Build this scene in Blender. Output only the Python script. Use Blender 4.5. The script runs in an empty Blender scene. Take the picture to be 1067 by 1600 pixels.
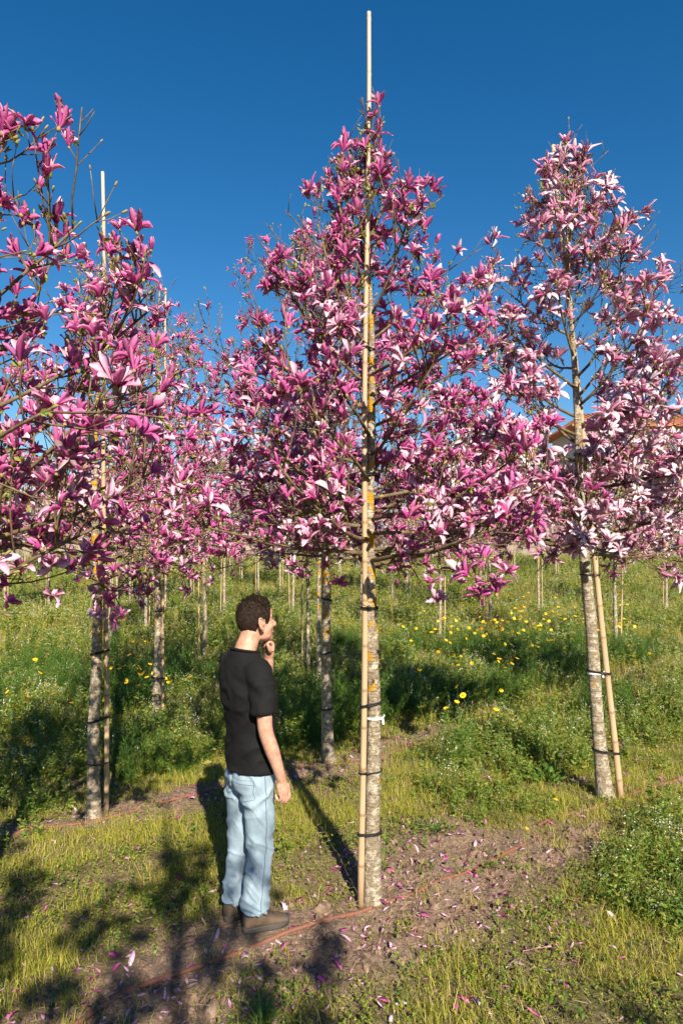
import bpy, math, numpy as np
from mathutils import Vector, Matrix, Quaternion
from mathutils.bvhtree import BVHTree

# ------------------------------------------------------------------ camera, sky, sun, exposure
sc = bpy.context.scene
C = sc.collection
CAM_Z, FPX, HOR = 1.97, 1066.7, 860.0          # eye height (m), focal length and horizon in photo pixels
cd = bpy.data.cameras.new('camera'); cam = bpy.data.objects.new('camera', cd); C.objects.link(cam)
cam.location = (0, 0, CAM_Z); cam.rotation_euler = (math.radians(90), 0, 0)
cd.sensor_fit = 'VERTICAL'; cd.sensor_height = 36; cd.lens = 24; cd.shift_y = (HOR-800)/1600
cd.clip_start = .05; cd.clip_end = 3000
sc.camera = cam

SUN_EL, SUN_AZ = math.radians(33), math.radians(15.5)     # the sun stands behind the camera, to the right
to_sun = Vector((math.sin(SUN_AZ)*math.cos(SUN_EL), -math.cos(SUN_AZ)*math.cos(SUN_EL), math.sin(SUN_EL)))
w = bpy.data.worlds.new('World'); sc.world = w; w.use_nodes = True
wn = w.node_tree.nodes; wl = w.node_tree.links
bg = wn['Background']
sky = wn.new('ShaderNodeTexSky'); sky.sky_type = 'NISHITA'; sky.sun_disc = False
sky.sun_elevation = SUN_EL; sky.sun_rotation = math.pi - SUN_AZ
sky.altitude = 300; sky.air_density = 1.0; sky.dust_density = 0.0; sky.ozone_density = 2.0
hs = wn.new('ShaderNodeHueSaturation'); hs.inputs['Saturation'].default_value = 1.40; hs.inputs['Value'].default_value = 1.0
wl.new(sky.outputs[0], hs.inputs['Color']); wl.new(hs.outputs[0], bg.inputs[0]); bg.inputs[1].default_value = .066
sd = bpy.data.lights.new('sun', 'SUN'); sun = bpy.data.objects.new('sun', sd); C.objects.link(sun)
sd.energy = 5.0; sd.angle = math.radians(.53); sd.color = (1.0, .91, .76)
sun.rotation_euler = (-to_sun).to_track_quat('-Z', 'Y').to_euler(); sun.location = (8, -20, 18)
sc.view_settings.view_transform = 'Standard'; sc.view_settings.look = 'None'
sc.view_settings.exposure = 0.95; sc.view_settings.gamma = 1; sc.view_settings.use_curve_mapping = False
sc.cycles.max_bounces = 4; sc.cycles.transparent_max_bounces = 4; sc.cycles.diffuse_bounces = 2; sc.cycles.use_adaptive_sampling = True; sc.cycles.adaptive_threshold = .04

# ------------------------------------------------------------------ small helpers
rng = np.random.default_rng(7)
def U(a, b, r=None): return float((r or rng).uniform(a, b))
def nrm(v):
    v = np.asarray(v, float); return v/ (np.linalg.norm(v)+1e-12)

def _hash(i, j, k, s):
    n = (i*374761393 + j*668265263 + k*2147483647 + s*974634777) & 0xffffffff
    n = ((n ^ (n >> 13))*1274126177) & 0xffffffff
    return ((n ^ (n >> 16)) & 0xffff)/65535.0
def noise(x, y, z=0., s=0):
    x, y, z = np.broadcast_arrays(np.asarray(x, float), np.asarray(y, float), np.asarray(z, float))
    xi, yi, zi = np.floor(x).astype(np.int64), np.floor(y).astype(np.int64), np.floor(z).astype(np.int64)
    fx, fy, fz = x-xi, y-yi, z-zi
    fx, fy, fz = [f*f*(3-2*f) for f in (fx, fy, fz)]
    r = 0
    for a in (0, 1):
        for b in (0, 1):
            for c in (0, 1):
                r = r + _hash(xi+a, yi+b, zi+c, s)*(fx if a else 1-fx)*(fy if b else 1-fy)*(fz if c else 1-fz)
    return r
def fbm(x, y, z=0., s=0, o=3):
    r, a, t = 0, 1., 0
    for i in range(o):
        r = r+a*noise(np.asarray(x)*2**i, np.asarray(y)*2**i, np.asarray(z)*2**i, s+i); t += a; a *= .5
    return r/t

class MB:
    """collects vertices, quads, triangles, material indices and a per-vertex value (r, g, b)"""
    def __init__(s): s.V, s.Q, s.T, s.qm, s.tm, s.c, s.n = [], [], [], [], [], [], 0
    def add(s, V, Q=None, T=None, m=0, mt=None, c=None):
        V = np.asarray(V, float).reshape(-1, 3)
        if Q is not None and len(Q):
            Q = np.asarray(Q, int).reshape(-1, 4); s.Q.append(Q+s.n)
            s.qm.append(np.broadcast_to(np.asarray(m), (len(Q),)))
        if T is not None and len(T):
            T = np.asarray(T, int).reshape(-1, 3); s.T.append(T+s.n)
            s.tm.append(np.broadcast_to(np.asarray(m if mt is None else mt), (len(T),)))
        if c is None: c = (0, 0, 0)
        s.c.append(np.broadcast_to(np.asarray(c, float), (len(V), 3)))
        s.V.append(V); s.n += len(V); return s
    def raw(s):
        V = np.concatenate(s.V); c = np.concatenate(s.c)
        Q = np.concatenate(s.Q) if s.Q else np.zeros((0, 4), int); T = np.concatenate(s.T) if s.T else np.zeros((0, 3), int)
        qm = np.concatenate(s.qm) if s.qm else np.zeros(0, int); tm = np.concatenate(s.tm) if s.tm else np.zeros(0, int)
        return V, Q, T, qm, tm, c
    def mesh(s, name, mats, smooth=True):
        V, Q, T, qm, tm, c = s.raw()
        me = bpy.data.meshes.new(name)
        me.vertices.add(len(V)); me.vertices.foreach_set('co', V.ravel())
        nl = Q.size+T.size; me.loops.add(nl)
        me.loops.foreach_set('vertex_index', np.concatenate([Q.ravel(), T.ravel()]).astype(np.int32))
        me.polygons.add(len(Q)+len(T))
        me.polygons.foreach_set('loop_start', np.concatenate([np.arange(len(Q))*4, Q.size+np.arange(len(T))*3]).astype(np.int32))
        for m in (mats if isinstance(mats, (list, tuple)) else [mats]): me.materials.append(m)
        me.polygons.foreach_set('material_index', np.concatenate([qm, tm]).astype(np.int32))
        me.polygons.foreach_set('use_smooth', np.full(len(Q)+len(T), smooth))
        me.update(calc_edges=True)
        at = me.attributes.new('pc', 'FLOAT_COLOR', 'POINT')
        at.data.foreach_set('color', np.concatenate([c, np.ones((len(c), 1))], 1).astype(np.float32).ravel())
        return me
def link(name, data, parent=None, loc=None):
    o = bpy.data.objects.new(name, data); C.objects.link(o)
    if parent is not None: o.parent = parent
    if loc is not None: o.location = loc
    return o
def tag(o, label=None, cat=None, group=None, kind=None):
    for k, v in (('label', label), ('category', cat), ('group', group), ('kind', kind)):
        if v: o[k] = v
    return o
def empty(name, loc, label=None, cat=None, group=None):
    o = link(name, None, None, loc); o.empty_display_size = .1
    return tag(o, label, cat, group)

def tube(P, R, n=6, tipcap=True):
    """tapered tube along points P with radii R; returns V, Q, T"""
    P = np.asarray(P, float); R = np.broadcast_to(np.asarray(R, float), (len(P),))
    t = np.gradient(P, axis=0); t /= np.linalg.norm(t, axis=1)[:, None]+1e-12
    ref = np.array([1., 0, 0]) if abs(t[0][0]) < .8 else np.array([0, 1., 0])
    u = nrm(ref-t[0]*ref.dot(t[0])); us = []
    for i in range(len(P)):
        u = u-t[i]*u.dot(t[i]); u /= np.linalg.norm(u)+1e-12; us.append(u)
    us = np.array(us); vs = np.cross(t, us)
    a = np.arange(n)*2*math.pi/n
    V = P[:, None]+R[:, None, None]*(us[:, None]*np.cos(a)[None, :, None]+vs[:, None]*np.sin(a)[None, :, None])
    V = V.reshape(-1, 3); i = np.arange(n); j = (i+1) % n
    Q = np.concatenate([np.stack([k*n+i, k*n+j, (k+1)*n+j, (k+1)*n+i], 1) for k in range(len(P)-1)])
    V = np.concatenate([V, [P[0], P[-1]]]); b = len(V)-2; l = (len(P)-1)*n
    T = np.concatenate([np.stack([j, i, np.full(n, b)], 1), np.stack([l+i, l+j, np.full(n, b+1)], 1)])
    return V, Q, T
def box(x0, x1, y0, y1, z0, z1):
    V = [(x0, y0, z0), (x1, y0, z0), (x1, y1, z0), (x0, y1, z0), (x0, y0, z1), (x1, y0, z1), (x1, y1, z1), (x0, y1, z1)]
    Q = [(0, 3, 2, 1), (4, 5, 6, 7), (0, 1, 5, 4), (1, 2, 6, 5), (2, 3, 7, 6), (3, 0, 4, 7)]
    return V, Q
def rotm(d, spin=0.):
    """3x3 matrix turning +Z to direction d"""
    q = Vector(d).to_track_quat('Z', 'Y') @ Quaternion((0, 0, 1), spin)
    return np.array(q.to_matrix()), q

# ------------------------------------------------------------------ materials
def mat(name, build, rough=.6, spec=.3):
    m = bpy.data.materials.new(name); m.use_nodes = True
    nt = m.node_tree; b = nt.nodes['Principled BSDF']
    b.inputs['Roughness'].default_value = rough; b.inputs['Specular IOR Level'].default_value = spec
    build(nt, b); return m
def N(nt, t, **kw):
    n = nt.nodes.new('ShaderNode'+t)
    for k, v in kw.items():
        if k in n.inputs.keys() and not hasattr(type(n), k): n.inputs[k].default_value = v
        elif hasattr(n, k): setattr(n, k, v)
        else: n.inputs[k].default_value = v
    return n
def ramp(nt, fac, stops, interp='LINEAR'):
    r = nt.nodes.new('ShaderNodeValToRGB'); r.color_ramp.interpolation = interp
    e = r.color_ramp.elements
    while len(e) < len(stops): e.new(.5)
    for i, (p, c) in enumerate(stops): e[i].position = p; e[i].color = (*c, 1)
    if fac is not None: nt.links.new(fac, r.inputs[0])
    return r
def mixc(nt, fac, a, b, mode='MIX'):
    m = nt.nodes.new('ShaderNodeMix'); m.data_type = 'RGBA'; m.blend_type = mode
    for s, v in ((m.inputs[0], fac), (m.inputs[6], a), (m.inputs[7], b)):
        if hasattr(v, 'is_linked'): nt.links.new(v, s)
        else: s.default_value = v if isinstance(v, (int, float)) else (*v, 1)
    return m.outputs[2]
def math_(nt, op, a, b=None, clamp=False):
    m = nt.nodes.new('ShaderNodeMath'); m.operation = op; m.use_clamp = clamp
    for s, v in ((m.inputs[0], a), (m.inputs[1], b)):
        if v is None: continue
        if hasattr(v, 'is_linked'): nt.links.new(v, s)
        else: s.default_value = v
    return m.outputs[0]
def tex(nt, kind, scale, coord='Object', detail=4, rough=.6, stretch=None):
    tc = nt.nodes.new('ShaderNodeTexCoord'); t = nt.nodes.new('ShaderNodeTex'+kind)
    src = tc.outputs[coord]
    if stretch:
        mp = nt.nodes.new('ShaderNodeMapping'); mp.inputs['Scale'].default_value = stretch
        nt.links.new(src, mp.inputs[0]); src = mp.outputs[0]
    nt.links.new(src, t.inputs['Vector']); t.inputs['Scale'].default_value = scale
    if kind == 'Noise': t.inputs['Detail'].default_value = detail; t.inputs['Roughness'].default_value = rough
    return t
def bump(nt, b, h, strength=.5, dist=.01):
    n = nt.nodes.new('ShaderNodeBump'); n.inputs['Strength'].default_value = strength; n.inputs['Distance'].default_value = dist
    nt.links.new(h, n.inputs['Height']); nt.links.new(n.outputs[0], b.inputs['Normal'])
def attr(nt, name='pc'):
    a = nt.nodes.new('ShaderNodeAttribute'); a.attribute_name = name
    s = nt.nodes.new('ShaderNodeSeparateColor'); nt.links.new(a.outputs['Color'], s.inputs[0]); return s.outputs
def translucent(nt, b, col, fac):
    tr = nt.nodes.new('ShaderNodeBsdfTranslucent'); mx = nt.nodes.new('ShaderNodeMixShader'); mx.inputs[0].default_value = fac
    nt.links.new(col, tr.inputs[0]); nt.links.new(b.outputs[0], mx.inputs[1]); nt.links.new(tr.outputs[0], mx.inputs[2])
    nt.links.new(mx.outputs[0], nt.nodes['Material Output'].inputs[0])

def petal(name, base, mid, tip, var, rough=.5, fac=.3):
    def f(nt, b):
        a = attr(nt); oi = N(nt, 'ObjectInfo')
        r = ramp(nt, a[0], [(0, base), (.45, mid), (1, tip)])
        k = math_(nt, 'FRACT', math_(nt, 'ADD', a[1], oi.outputs['Random']))
        col = mixc(nt, math_(nt, 'MULTIPLY', k, .75, True), r.outputs[0], var)
        old = ramp(nt, k, [(.93, (0, 0, 0)), (.97, (1, 1, 1))])
        col = mixc(nt, math_(nt, 'MULTIPLY', old.outputs[0], math_(nt, 'MULTIPLY', a[0], .55)), col, (.42, .22, .13))
        nt.links.new(col, b.inputs['Base Color']); translucent(nt, b, col, fac)
    return mat(name, f, rough, .25)
M = {}
M['p_out'] = petal('petal_outer', (.37, .020, .17), (.60, .08, .33), (.79, .30, .53), (.66, .15, .40), fac=.35)
M['p_in'] = petal('petal_inner', (.62, .12, .37), (.82, .39, .58), (.89, .62, .73), (.90, .70, .78), fac=.38)
M['pp_out'] = petal('petal_outer_pale', (.42, .035, .20), (.66, .16, .38), (.82, .40, .56), (.84, .48, .60), fac=.38)
M['pp_in'] = petal('petal_inner_pale', (.60, .20, .40), (.82, .51, .65), (.88, .70, .77), (.88, .76, .81))
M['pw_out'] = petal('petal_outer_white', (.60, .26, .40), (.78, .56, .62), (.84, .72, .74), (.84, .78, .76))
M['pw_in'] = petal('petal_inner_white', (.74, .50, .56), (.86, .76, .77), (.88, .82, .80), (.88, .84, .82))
def f_bark(nt, b):
    n1 = tex(nt, 'Noise', 24, 'Object', 5, .7); n2 = tex(nt, 'Noise', 70, 'Object', 4, .75)
    n3 = tex(nt, 'Noise', 13, 'Object', 3, .55); n3.inputs['Distortion'].default_value = .6
    ring = tex(nt, 'Noise', 9, 'Object', 5, .6, (1, 1, 7)); a = attr(nt)
    col = mixc(nt, ramp(nt, n2.outputs[0], [(.3, (0, 0, 0)), (.7, (1, 1, 1))]).outputs[0], (.16, .115, .078), (.36, .28, .19))
    col = mixc(nt, ramp(nt, ring.outputs[0], [(.48, (0, 0, 0)), (.62, (.7, .7, .7))]).outputs[0], col, (.35, .29, .21))
    lw = math_(nt, 'MULTIPLY', ramp(nt, n1.outputs[0], [(.51, (0, 0, 0)), (.555, (1, 1, 1))]).outputs[0], .8)
    col = mixc(nt, lw, col, (.53, .475, .36))
    dk = ramp(nt, tex(nt, 'Noise', 26, 'Object', 3, .6).outputs[0], [(.62, (0, 0, 0)), (.68, (1, 1, 1))])
    col = mixc(nt, math_(nt, 'MULTIPLY', dk.outputs[0], .65), col, (.09, .07, .05))
    yl = ramp(nt, math_(nt, 'ADD', n3.outputs[0], math_(nt, 'MULTIPLY', a[2], .13)), [(.665, (0, 0, 0)), (.69, (1, 1, 1))])
    col = mixc(nt, yl.outputs[0], col, (.50, .27, .022))
    nt.links.new(col, b.inputs['Base Color'])
    bump(nt, b, math_(nt, 'ADD', n2.outputs[0], math_(nt, 'MULTIPLY', ring.outputs[0], 1.4)), 1.0, .012)
M['bark'] = mat('bark', f_bark, .85, .15)
def f_branch(nt, b):
    n1 = tex(nt, 'Noise', 30, 'Object', 4)
    col = ramp(nt, n1.outputs[0], [(.3, (.075, .05, .03)), (.55, (.16, .115, .065)), (.75, (.25, .20, .11))]).outputs[0]
    yl = ramp(nt, tex(nt, 'Noise', 11, 'Object', 2).outputs[0], [(.66, (0, 0, 0)), (.7, (1, 1, 1))])
    col = mixc(nt, math_(nt, 'MULTIPLY', yl.outputs[0], .6), col, (.42, .26, .04))
    nt.links.new(col, b.inputs['Base Color']); bump(nt, b, n1.outputs[0], .5, .003)
M['branch'] = mat('branch_bark', f_branch, .8, .2)
def f_bud(nt, b):
    a = attr(nt)
    col = ramp(nt, a[1], [(0, (.20, .13, .06)), (.5, (.30, .23, .09)), (1, (.22, .24, .06))]).outputs[0]
    nt.links.new(col, b.inputs['Base Color'])
M['bud'] = mat('bud_scale', f_bud, .7)
def leafmat(name, c1, c2, c3=None, fac=.35, rough=.5):
    def f(nt, b):
        a = attr(nt); oi = N(nt, 'ObjectInfo')
        k = math_(nt, 'FRACT', math_(nt, 'ADD', a[1], oi.outputs['Random']))
        col = ramp(nt, k, [(0, c1), (.55, c2), (1, c3 or c2)]).outputs[0]
        nt.links.new(col, b.inputs['Base Color']); translucent(nt, b, col, fac)
    return mat(name, f, rough, .3)
M['leaf'] = leafmat('young_leaf', (.16, .22, .03), (.24, .28, .04), (.30, .27, .05))
M['grass_y'] = leafmat('grass_dry_green', (.35, .34, .03), (.48, .43, .055), (.54, .44, .16))
M['grass_g'] = leafmat('grass_green', (.17, .25, .02), (.30, .35, .03), (.40, .38, .05))
M['straw'] = leafmat('straw', (.40, .31, .17), (.33, .25, .13), (.26, .19, .10), .2)
M['weed_y'] = leafmat('weed_yellow_green', (.17, .22, .03), (.27, .28, .045), (.33, .30, .07))
M['weed_g'] = leafmat('weed_green', (.065, .145, .018), (.125, .225, .028), (.20, .28, .04))
M['weed_d'] = leafmat('weed_blue_green', (.06, .14, .026), (.105, .21, .036), (.17, .27, .045))
def flat(name, c, rough=.6, spec=.3, nz=0., sc_=40):
    def f(nt, b):
        if nz:
            t = tex(nt, 'Noise', sc_, 'Object', 4)
            col = mixc(nt, t.outputs[0], tuple(x*(1-nz) for x in c), tuple(min(1, x*(1+nz)) for x in c))
            nt.links.new(col, b.inputs['Base Color'])
        else: b.inputs['Base Color'].default_value = (*c, 1)
    return mat(name, f, rough, spec)
M['white_fl'] = flat('white_weed_flower', (.78, .76, .62)); M['yellow_fl'] = flat('daisy_yellow', (.80, .50, .015), .6)
M['yellow_c'] = flat('daisy_centre', (.55, .28, .01), .8)
def f_bamboo(nt, b):
    a = attr(nt); n1 = tex(nt, 'Noise', 7, 'Object', 5, .6, (5, 5, .6))
    col = mixc(nt, n1.outputs[0], (.40, .255, .14), (.57, .40, .245))
    col = mixc(nt, math_(nt, 'MULTIPLY', ramp(nt, tex(nt, 'Noise', 3.3, 'Object', 3).outputs[0], [(.45, (0, 0, 0)), (.7, (1, 1, 1))]).outputs[0], .5), col, (.36, .29, .20))
    col = mixc(nt, math_(nt, 'MULTIPLY', a[0], .75), col, (.17, .10, .05))
    col = mixc(nt, math_(nt, 'MULTIPLY', a[1], .45), col, (.60, .50, .38))
    nt.links.new(col, b.inputs['Base Color']); bump(nt, b, n1.outputs[0], .3, .003)
M['bamboo'] = mat('bamboo', f_bamboo, .45, .35)
M['tie'] = flat('black_rubber', (.018, .017, .016), .6, .3, .3)
M['tag'] = flat('white_tape', (.78, .77, .72), .6, .3, .06)
def f_ground(nt, b):
    a = attr(nt); n1 = tex(nt, 'Noise', 3.5, 'Object', 3, .65); n2 = tex(nt, 'Noise', 42, 'Object', 4, .7); n3 = tex(nt, 'Noise', 150, 'Object', 2, .7)
    soil = ramp(nt, n2.outputs[0], [(.32, (.06, .036, .024)), (.48, (.20, .128, .086)), (.66, (.38, .265, .19))]).outputs[0]
    soil = mixc(nt, ramp(nt, n1.outputs[0], [(.42, (0, 0, 0)), (.68, (.6, .6, .6))]).outputs[0], soil, (.30, .225, .165))
    soil = mixc(nt, math_(nt, 'MULTIPLY', ramp(nt, n3.outputs[0], [(.55, (0, 0, 0)), (.66, (1, 1, 1))]).outputs[0], .5), soil, (.37, .28, .19))
    gr = ramp(nt, n2.outputs[0], [(.3, (.07, .07, .022)), (.55, (.16, .145, .045)), (.75, (.26, .22, .09))]).outputs[0]
    col = mixc(nt, math_(nt, 'MULTIPLY', a[0], ramp(nt, n1.outputs[0], [(.38, (.35, .35, .35)), (.6, (.9, .9, .9))]).outputs[0]), soil, gr)
    nt.links.new(col, b.inputs['Base Color'])
    bump(nt, b, math_(nt, 'ADD', n2.outputs[0], math_(nt, 'MULTIPLY', n3.outputs[0], .5)), .9, .02)
M['ground'] = mat('soil_and_turf', f_ground, .95, .1)
M['clod'] = mat('soil_clod', lambda nt, b: (lambda n2: (nt.links.new(ramp(nt, n2.outputs[0], [(.3, (.10, .063, .043)), (.55, (.23, .155, .11)), (.75, (.38, .28, .205))]).outputs[0], b.inputs['Base Color']), bump(nt, b, n2.outputs[0], .8, .006)))(tex(nt, 'Noise', 60, 'Object', 5, .7)), .95, .1)
M['pipe'] = flat('brown_pipe', (.21, .088, .055), .6, .3, .45, 14)
def f_fabric(c1, c2, sc1, fine):
    def f(nt, b):
        n1 = tex(nt, 'Noise', sc1, 'Object', 4); n2 = tex(nt, 'Noise', fine, 'Object', 2, .6, (1, 1, .35))
        col = mixc(nt, n1.outputs[0], c1, c2); col = mixc(nt, .35, col, mixc(nt, n2.outputs[0], tuple(x*.6 for x in c1), tuple(min(1, x*1.35) for x in c2)))
        nt.links.new(col, b.inputs['Base Color']); bump(nt, b, n2.outputs[0], .25, .002)
    return f
M['shirt'] = mat('black_cotton', f_fabric((.006, .006, .007), (.0095, .009, .0095), 9, 260), .85, .2)
M['denim'] = mat('light_denim', f_fabric((.155, .235, .31), (.36, .445, .505), 9, 330), .85, .15)
M['stitch'] = flat('denim_seam', (.09, .15, .22), .9, .1)
def f_skin(nt, b):
    n1 = tex(nt, 'Noise', 26, 'Object', 5, .7)
    col = mixc(nt, ramp(nt, n1.outputs[0], [(.35, (0, 0, 0)), (.65, (1, 1, 1))]).outputs[0], (.41, .19, .125), (.60, .345, .25))
    nt.links.new(col, b.inputs['Base Color'])
    bump(nt, b, tex(nt, 'Noise', 260, 'Object', 3).outputs[0], .25, .002)
    b.inputs['Subsurface Weight'].default_value = .05; b.inputs['Subsurface Radius'].default_value = (.01, .004, .002); b.inputs['Subsurface Scale'].default_value = .6
M['skin'] = mat('skin', f_skin, .5, .35)
M['hair'] = mat('brown_hair', lambda nt, b: nt.links.new(ramp(nt, tex(nt, 'Noise', 70, 'Object', 4).outputs[0], [(.35, (.010, .006, .004)), (.6, (.028, .017, .011)), (.75, (.06, .036, .022))]).outputs[0], b.inputs['Base Color']), .8, .15)
M['eye'] = flat('eye_white', (.75, .7, .66), .2, .5); M['lip'] = flat('lips', (.5, .2, .15), .5)
M['shoe'] = flat('brown_suede', (.125, .085, .058), .85, .2, .35, 30); M['sole'] = flat('grey_rubber', (.075, .067, .058), .8, .3, .3, 30)
M['lace'] = flat('lace', (.05, .04, .03), .8)
M['stone'] = mat('rubble_stone', lambda nt, b: (lambda v: (nt.links.new(mixc(nt, v.outputs['Distance'], (.36, .30, .235), (.17, .13, .10)), b.inputs['Base Color']), bump(nt, b, v.outputs['Distance'], .8, .05)))(tex(nt, 'Voronoi', 3.0)), .95, .1)
M['plaster_w'] = flat('white_plaster', (.74, .72, .68), .9, .1, .06, 2); M['plaster_y'] = flat('cream_plaster', (.62, .50, .30), .9, .1, .1, 2)
M['plaster_g'] = flat('grey_plaster', (.40, .38, .36), .9, .1, .1, 2)
def f_roof(nt, b):
    n1 = tex(nt, 'Noise', 3, 'Object', 5)
    nt.links.new(mixc(nt, n1.outputs[0], (.34, .12, .055), (.50, .21, .105)), b.inputs['Base Color'])
M['roof'] = mat('terracotta', f_roof, .9, .1)
M['glass'] = flat('window_glass', (.03, .045, .055), .08, .6); M['frame'] = flat('window_frame', (.30, .28, .26), .6)
M['door'] = flat('brown_door', (.12, .06, .03), .6, .3, .2, 8)
M['post'] = flat('grey_post', (.22, .21, .20), .8, .2, .2, 8)
M['car_r'] = flat('red_paint', (.45, .03, .02), .25, .5); M['car_w'] = flat('white_paint', (.75, .75, .74), .25, .5); M['car_y'] = flat('yellow_paint', (.72, .45, .03), .25, .5); M['car_b'] = flat('blue_paint', (.05, .12, .35), .25, .5)
M['tyre'] = flat('tyre', (.02, .02, .02), .8)

# ------------------------------------------------------------------ the lie of the land
ROW_N = np.array([-.625, .781]); ROW_U = np.array([.781, .625])      # across and along the planted rows
def base_h(x, y):
    y = np.asarray(y, float); x = np.asarray(x, float)
    h = .025*np.clip(y-8, 0, 14) + .07*np.clip(y-22, 0, 18)
    h = h + 1.15*np.clip((y-40.5)/.4, 0, 1) + np.clip(y-48, 0, 60)*(.075+.0009*np.clip(x, -20, 60))
    return h
def soil_mask(x, y):
    """1 = bare soil, 0 = plant cover"""
    x = np.asarray(x, float); y = np.asarray(y, float)
    n = x*ROW_N[0]+y*ROW_N[1]; wob = (fbm(x*1.3, y*1.3, 0, 31)-.5)*1.0; u = x*ROW_U[0]+y*ROW_U[1]
    m = 0; fade = np.interp(u, [3.7, 4.6], [1, .35])
    for c, hw in ((2.86, .50), (5.02, .36), (7.25, .10)):
        m = np.maximum(m, np.clip((hw*(fade if c < 3 else 1)-np.abs(n-c+wob*.9))/.25, 0, 1))
    pt = np.clip((.5-np.hypot(x+.75, y-3.05)+wob*.8)/.4, 0, 1)*.8             # worn patch at the lower left
    pt2 = np.clip((.45-np.hypot(x-.62, y-4.3)+wob*.6)/.25, 0, 1)
    m = np.maximum(np.maximum(m, pt), pt2)
    m = m*np.clip((10-y)/2.5, 0, 1)
    return m
FEET = (-.48, 3.62)
def ground_h(x, y):
    x = np.asarray(x, float); y = np.asarray(y, float)
    m = soil_mask(x, y); near = np.clip((12-y)/4, 0, 1)
    calm = np.clip((np.hypot(x-FEET[0], y-FEET[1])-.2)/.3, 0, 1)
    z = base_h(x, y)+(fbm(x*.9, y*.9, 0, 3)-.5)*.10*calm*np.clip((40.3-y)/1, 0, 1)
    z = z+near*calm*(m*((fbm(x*7, y*7, 0, 11, 3)-.5)*.07+np.abs(fbm(x*19, y*19, 0, 5, 3)-.5)*.08)+(1-m)*(fbm(x*5, y*5, 0, 12)-.5)*.05)
    return z
def gz(x, y): return float(ground_h(np.array([x]), np.array([y]))[0])
def at_px(px, py):
    """ground point seen at a photo pixel (bisection along the ray)"""
    lo, hi = 1.5, 60.
    for _ in range(50):
        d = (lo+hi)/2
        if CAM_Z-(py-HOR)/FPX*d > float(base_h(0, d)): lo = d
        else: hi = d
    return (px-533.5)/FPX*d, d
def grid_sheet():
    xs = np.concatenate([np.linspace(-400, -60, 8)[:-1], np.linspace(-60, -9, 22)[:-1], np.linspace(-9, -2.6, 42)[:-1], np.linspace(-2.6, 3.2, 210)[:-1], np.linspace(3.2, 9, 40)[:-1], np.linspace(9, 60, 22)[:-1], np.linspace(60, 400, 8)])
    ys = np.concatenate([np.linspace(-60, -8, 12)[:-1], np.linspace(-8, 2.0, 30)[:-1], np.linspace(2.0, 7.2, 190)[:-1], np.linspace(7.2, 14, 60)[:-1], np.linspace(14, 40, 45)[:-1], [40.3, 40.5, 40.7, 40.9], np.linspace(41.2, 110, 24)[:-1], np.linspace(110, 1200, 8)])
    X, Y = np.meshgrid(xs, ys); Z = ground_h(X, Y)
    nx, ny = len(xs), len(ys); i, j = np.meshgrid(np.arange(nx-1), np.arange(ny-1)); k = (j*nx+i).ravel()
    m = MB().add(np.stack([X, Y, Z], -1), np.stack([k, k+1, k+nx+1, k+nx], 1), c=np.stack([1-soil_mask(X, Y).ravel()]*3, 1))
    return tag(link('ground', m.mesh('ground', M['ground'])), kind='structure')
grid_sheet()

# ------------------------------------------------------------------ magnolia flowers
def tepal(r, L, W, phi0, curl, az, rows=6, twist=0., side=0., cup=.35, rnd=0., r0=.006, z0=0.):
    """a closed lens-thin tepal: inner skin material 0, outer skin material 1"""
    t = np.linspace(0, 1, rows)
    ph = phi0+curl*t**1.4
    ds = np.gradient(t)*L
    rr = r0+np.cumsum(np.sin(ph)*ds)-np.sin(ph[0])*ds[0]; zz = z0+np.cumsum(np.cos(ph)*ds)-np.cos(ph[0])*ds[0]
    wd = W*np.interp(t, [0, .15, .4, .7, .88, 1], [.30, .55, .86, 1.0, .80, .26])
    tw = twist*t
    nx, nz = -np.cos(ph), np.sin(ph)            # inner normal in the (radial, z) plane
    lift = cup*wd
    ctr = np.stack([rr, side*L*t**2, zz], 1); nrmv = np.stack([nx, 0*t, nz], 1)
    lat = np.stack([np.sin(tw)*nx, np.cos(tw), np.sin(tw)*nz], 1)
    ruf = 1+.15*np.sin(t*9+rnd*20)
    A = ctr+lat*wd[:, None]+nrmv*(lift*ruf)[:, None]; B = ctr-lat*wd[:, None]+nrmv*(lift*(2-ruf))[:, None]
    th = .0011
    Ci = ctr+nrmv*th; Co = ctr-nrmv*th
    V = np.concatenate([A, Ci, B, Co]); ca, sa = math.cos(az), math.sin(az)
    V = V @ np.array([[ca, sa, 0], [-sa, ca, 0], [0, 0, 1]])
    k = np.arange(rows-1); n = rows
    Q = np.concatenate([np.stack([k, n+k, n+k+1, k+1], 1), np.stack([n+k, 2*n+k, 2*n+k+1, n+k+1], 1),
                        np.stack([2*n+k, 3*n+k, 3*n+k+1, 2*n+k+1], 1), np.stack([3*n+k, k, k+1, 3*n+k+1], 1)])
    mi = np.concatenate([np.zeros(2*(n-1)), np.ones(2*(n-1))]).astype(int)
    c = np.stack([np.tile(t, 4), np.full(4*n, rnd), np.zeros(4*n)], 1)
    return V, Q, mi, c
_EL = {}
def ellips(c, r, nu=8, nv=5, R=None):
    if (nu, nv) not in _EL: _EL[nu, nv] = _ellips(nu, nv)
    V, Q, T = _EL[nu, nv]; V = V*np.asarray(r)
    if R is not None: V = V @ np.asarray(R).T
    return V+np.asarray(c), Q, T
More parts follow.
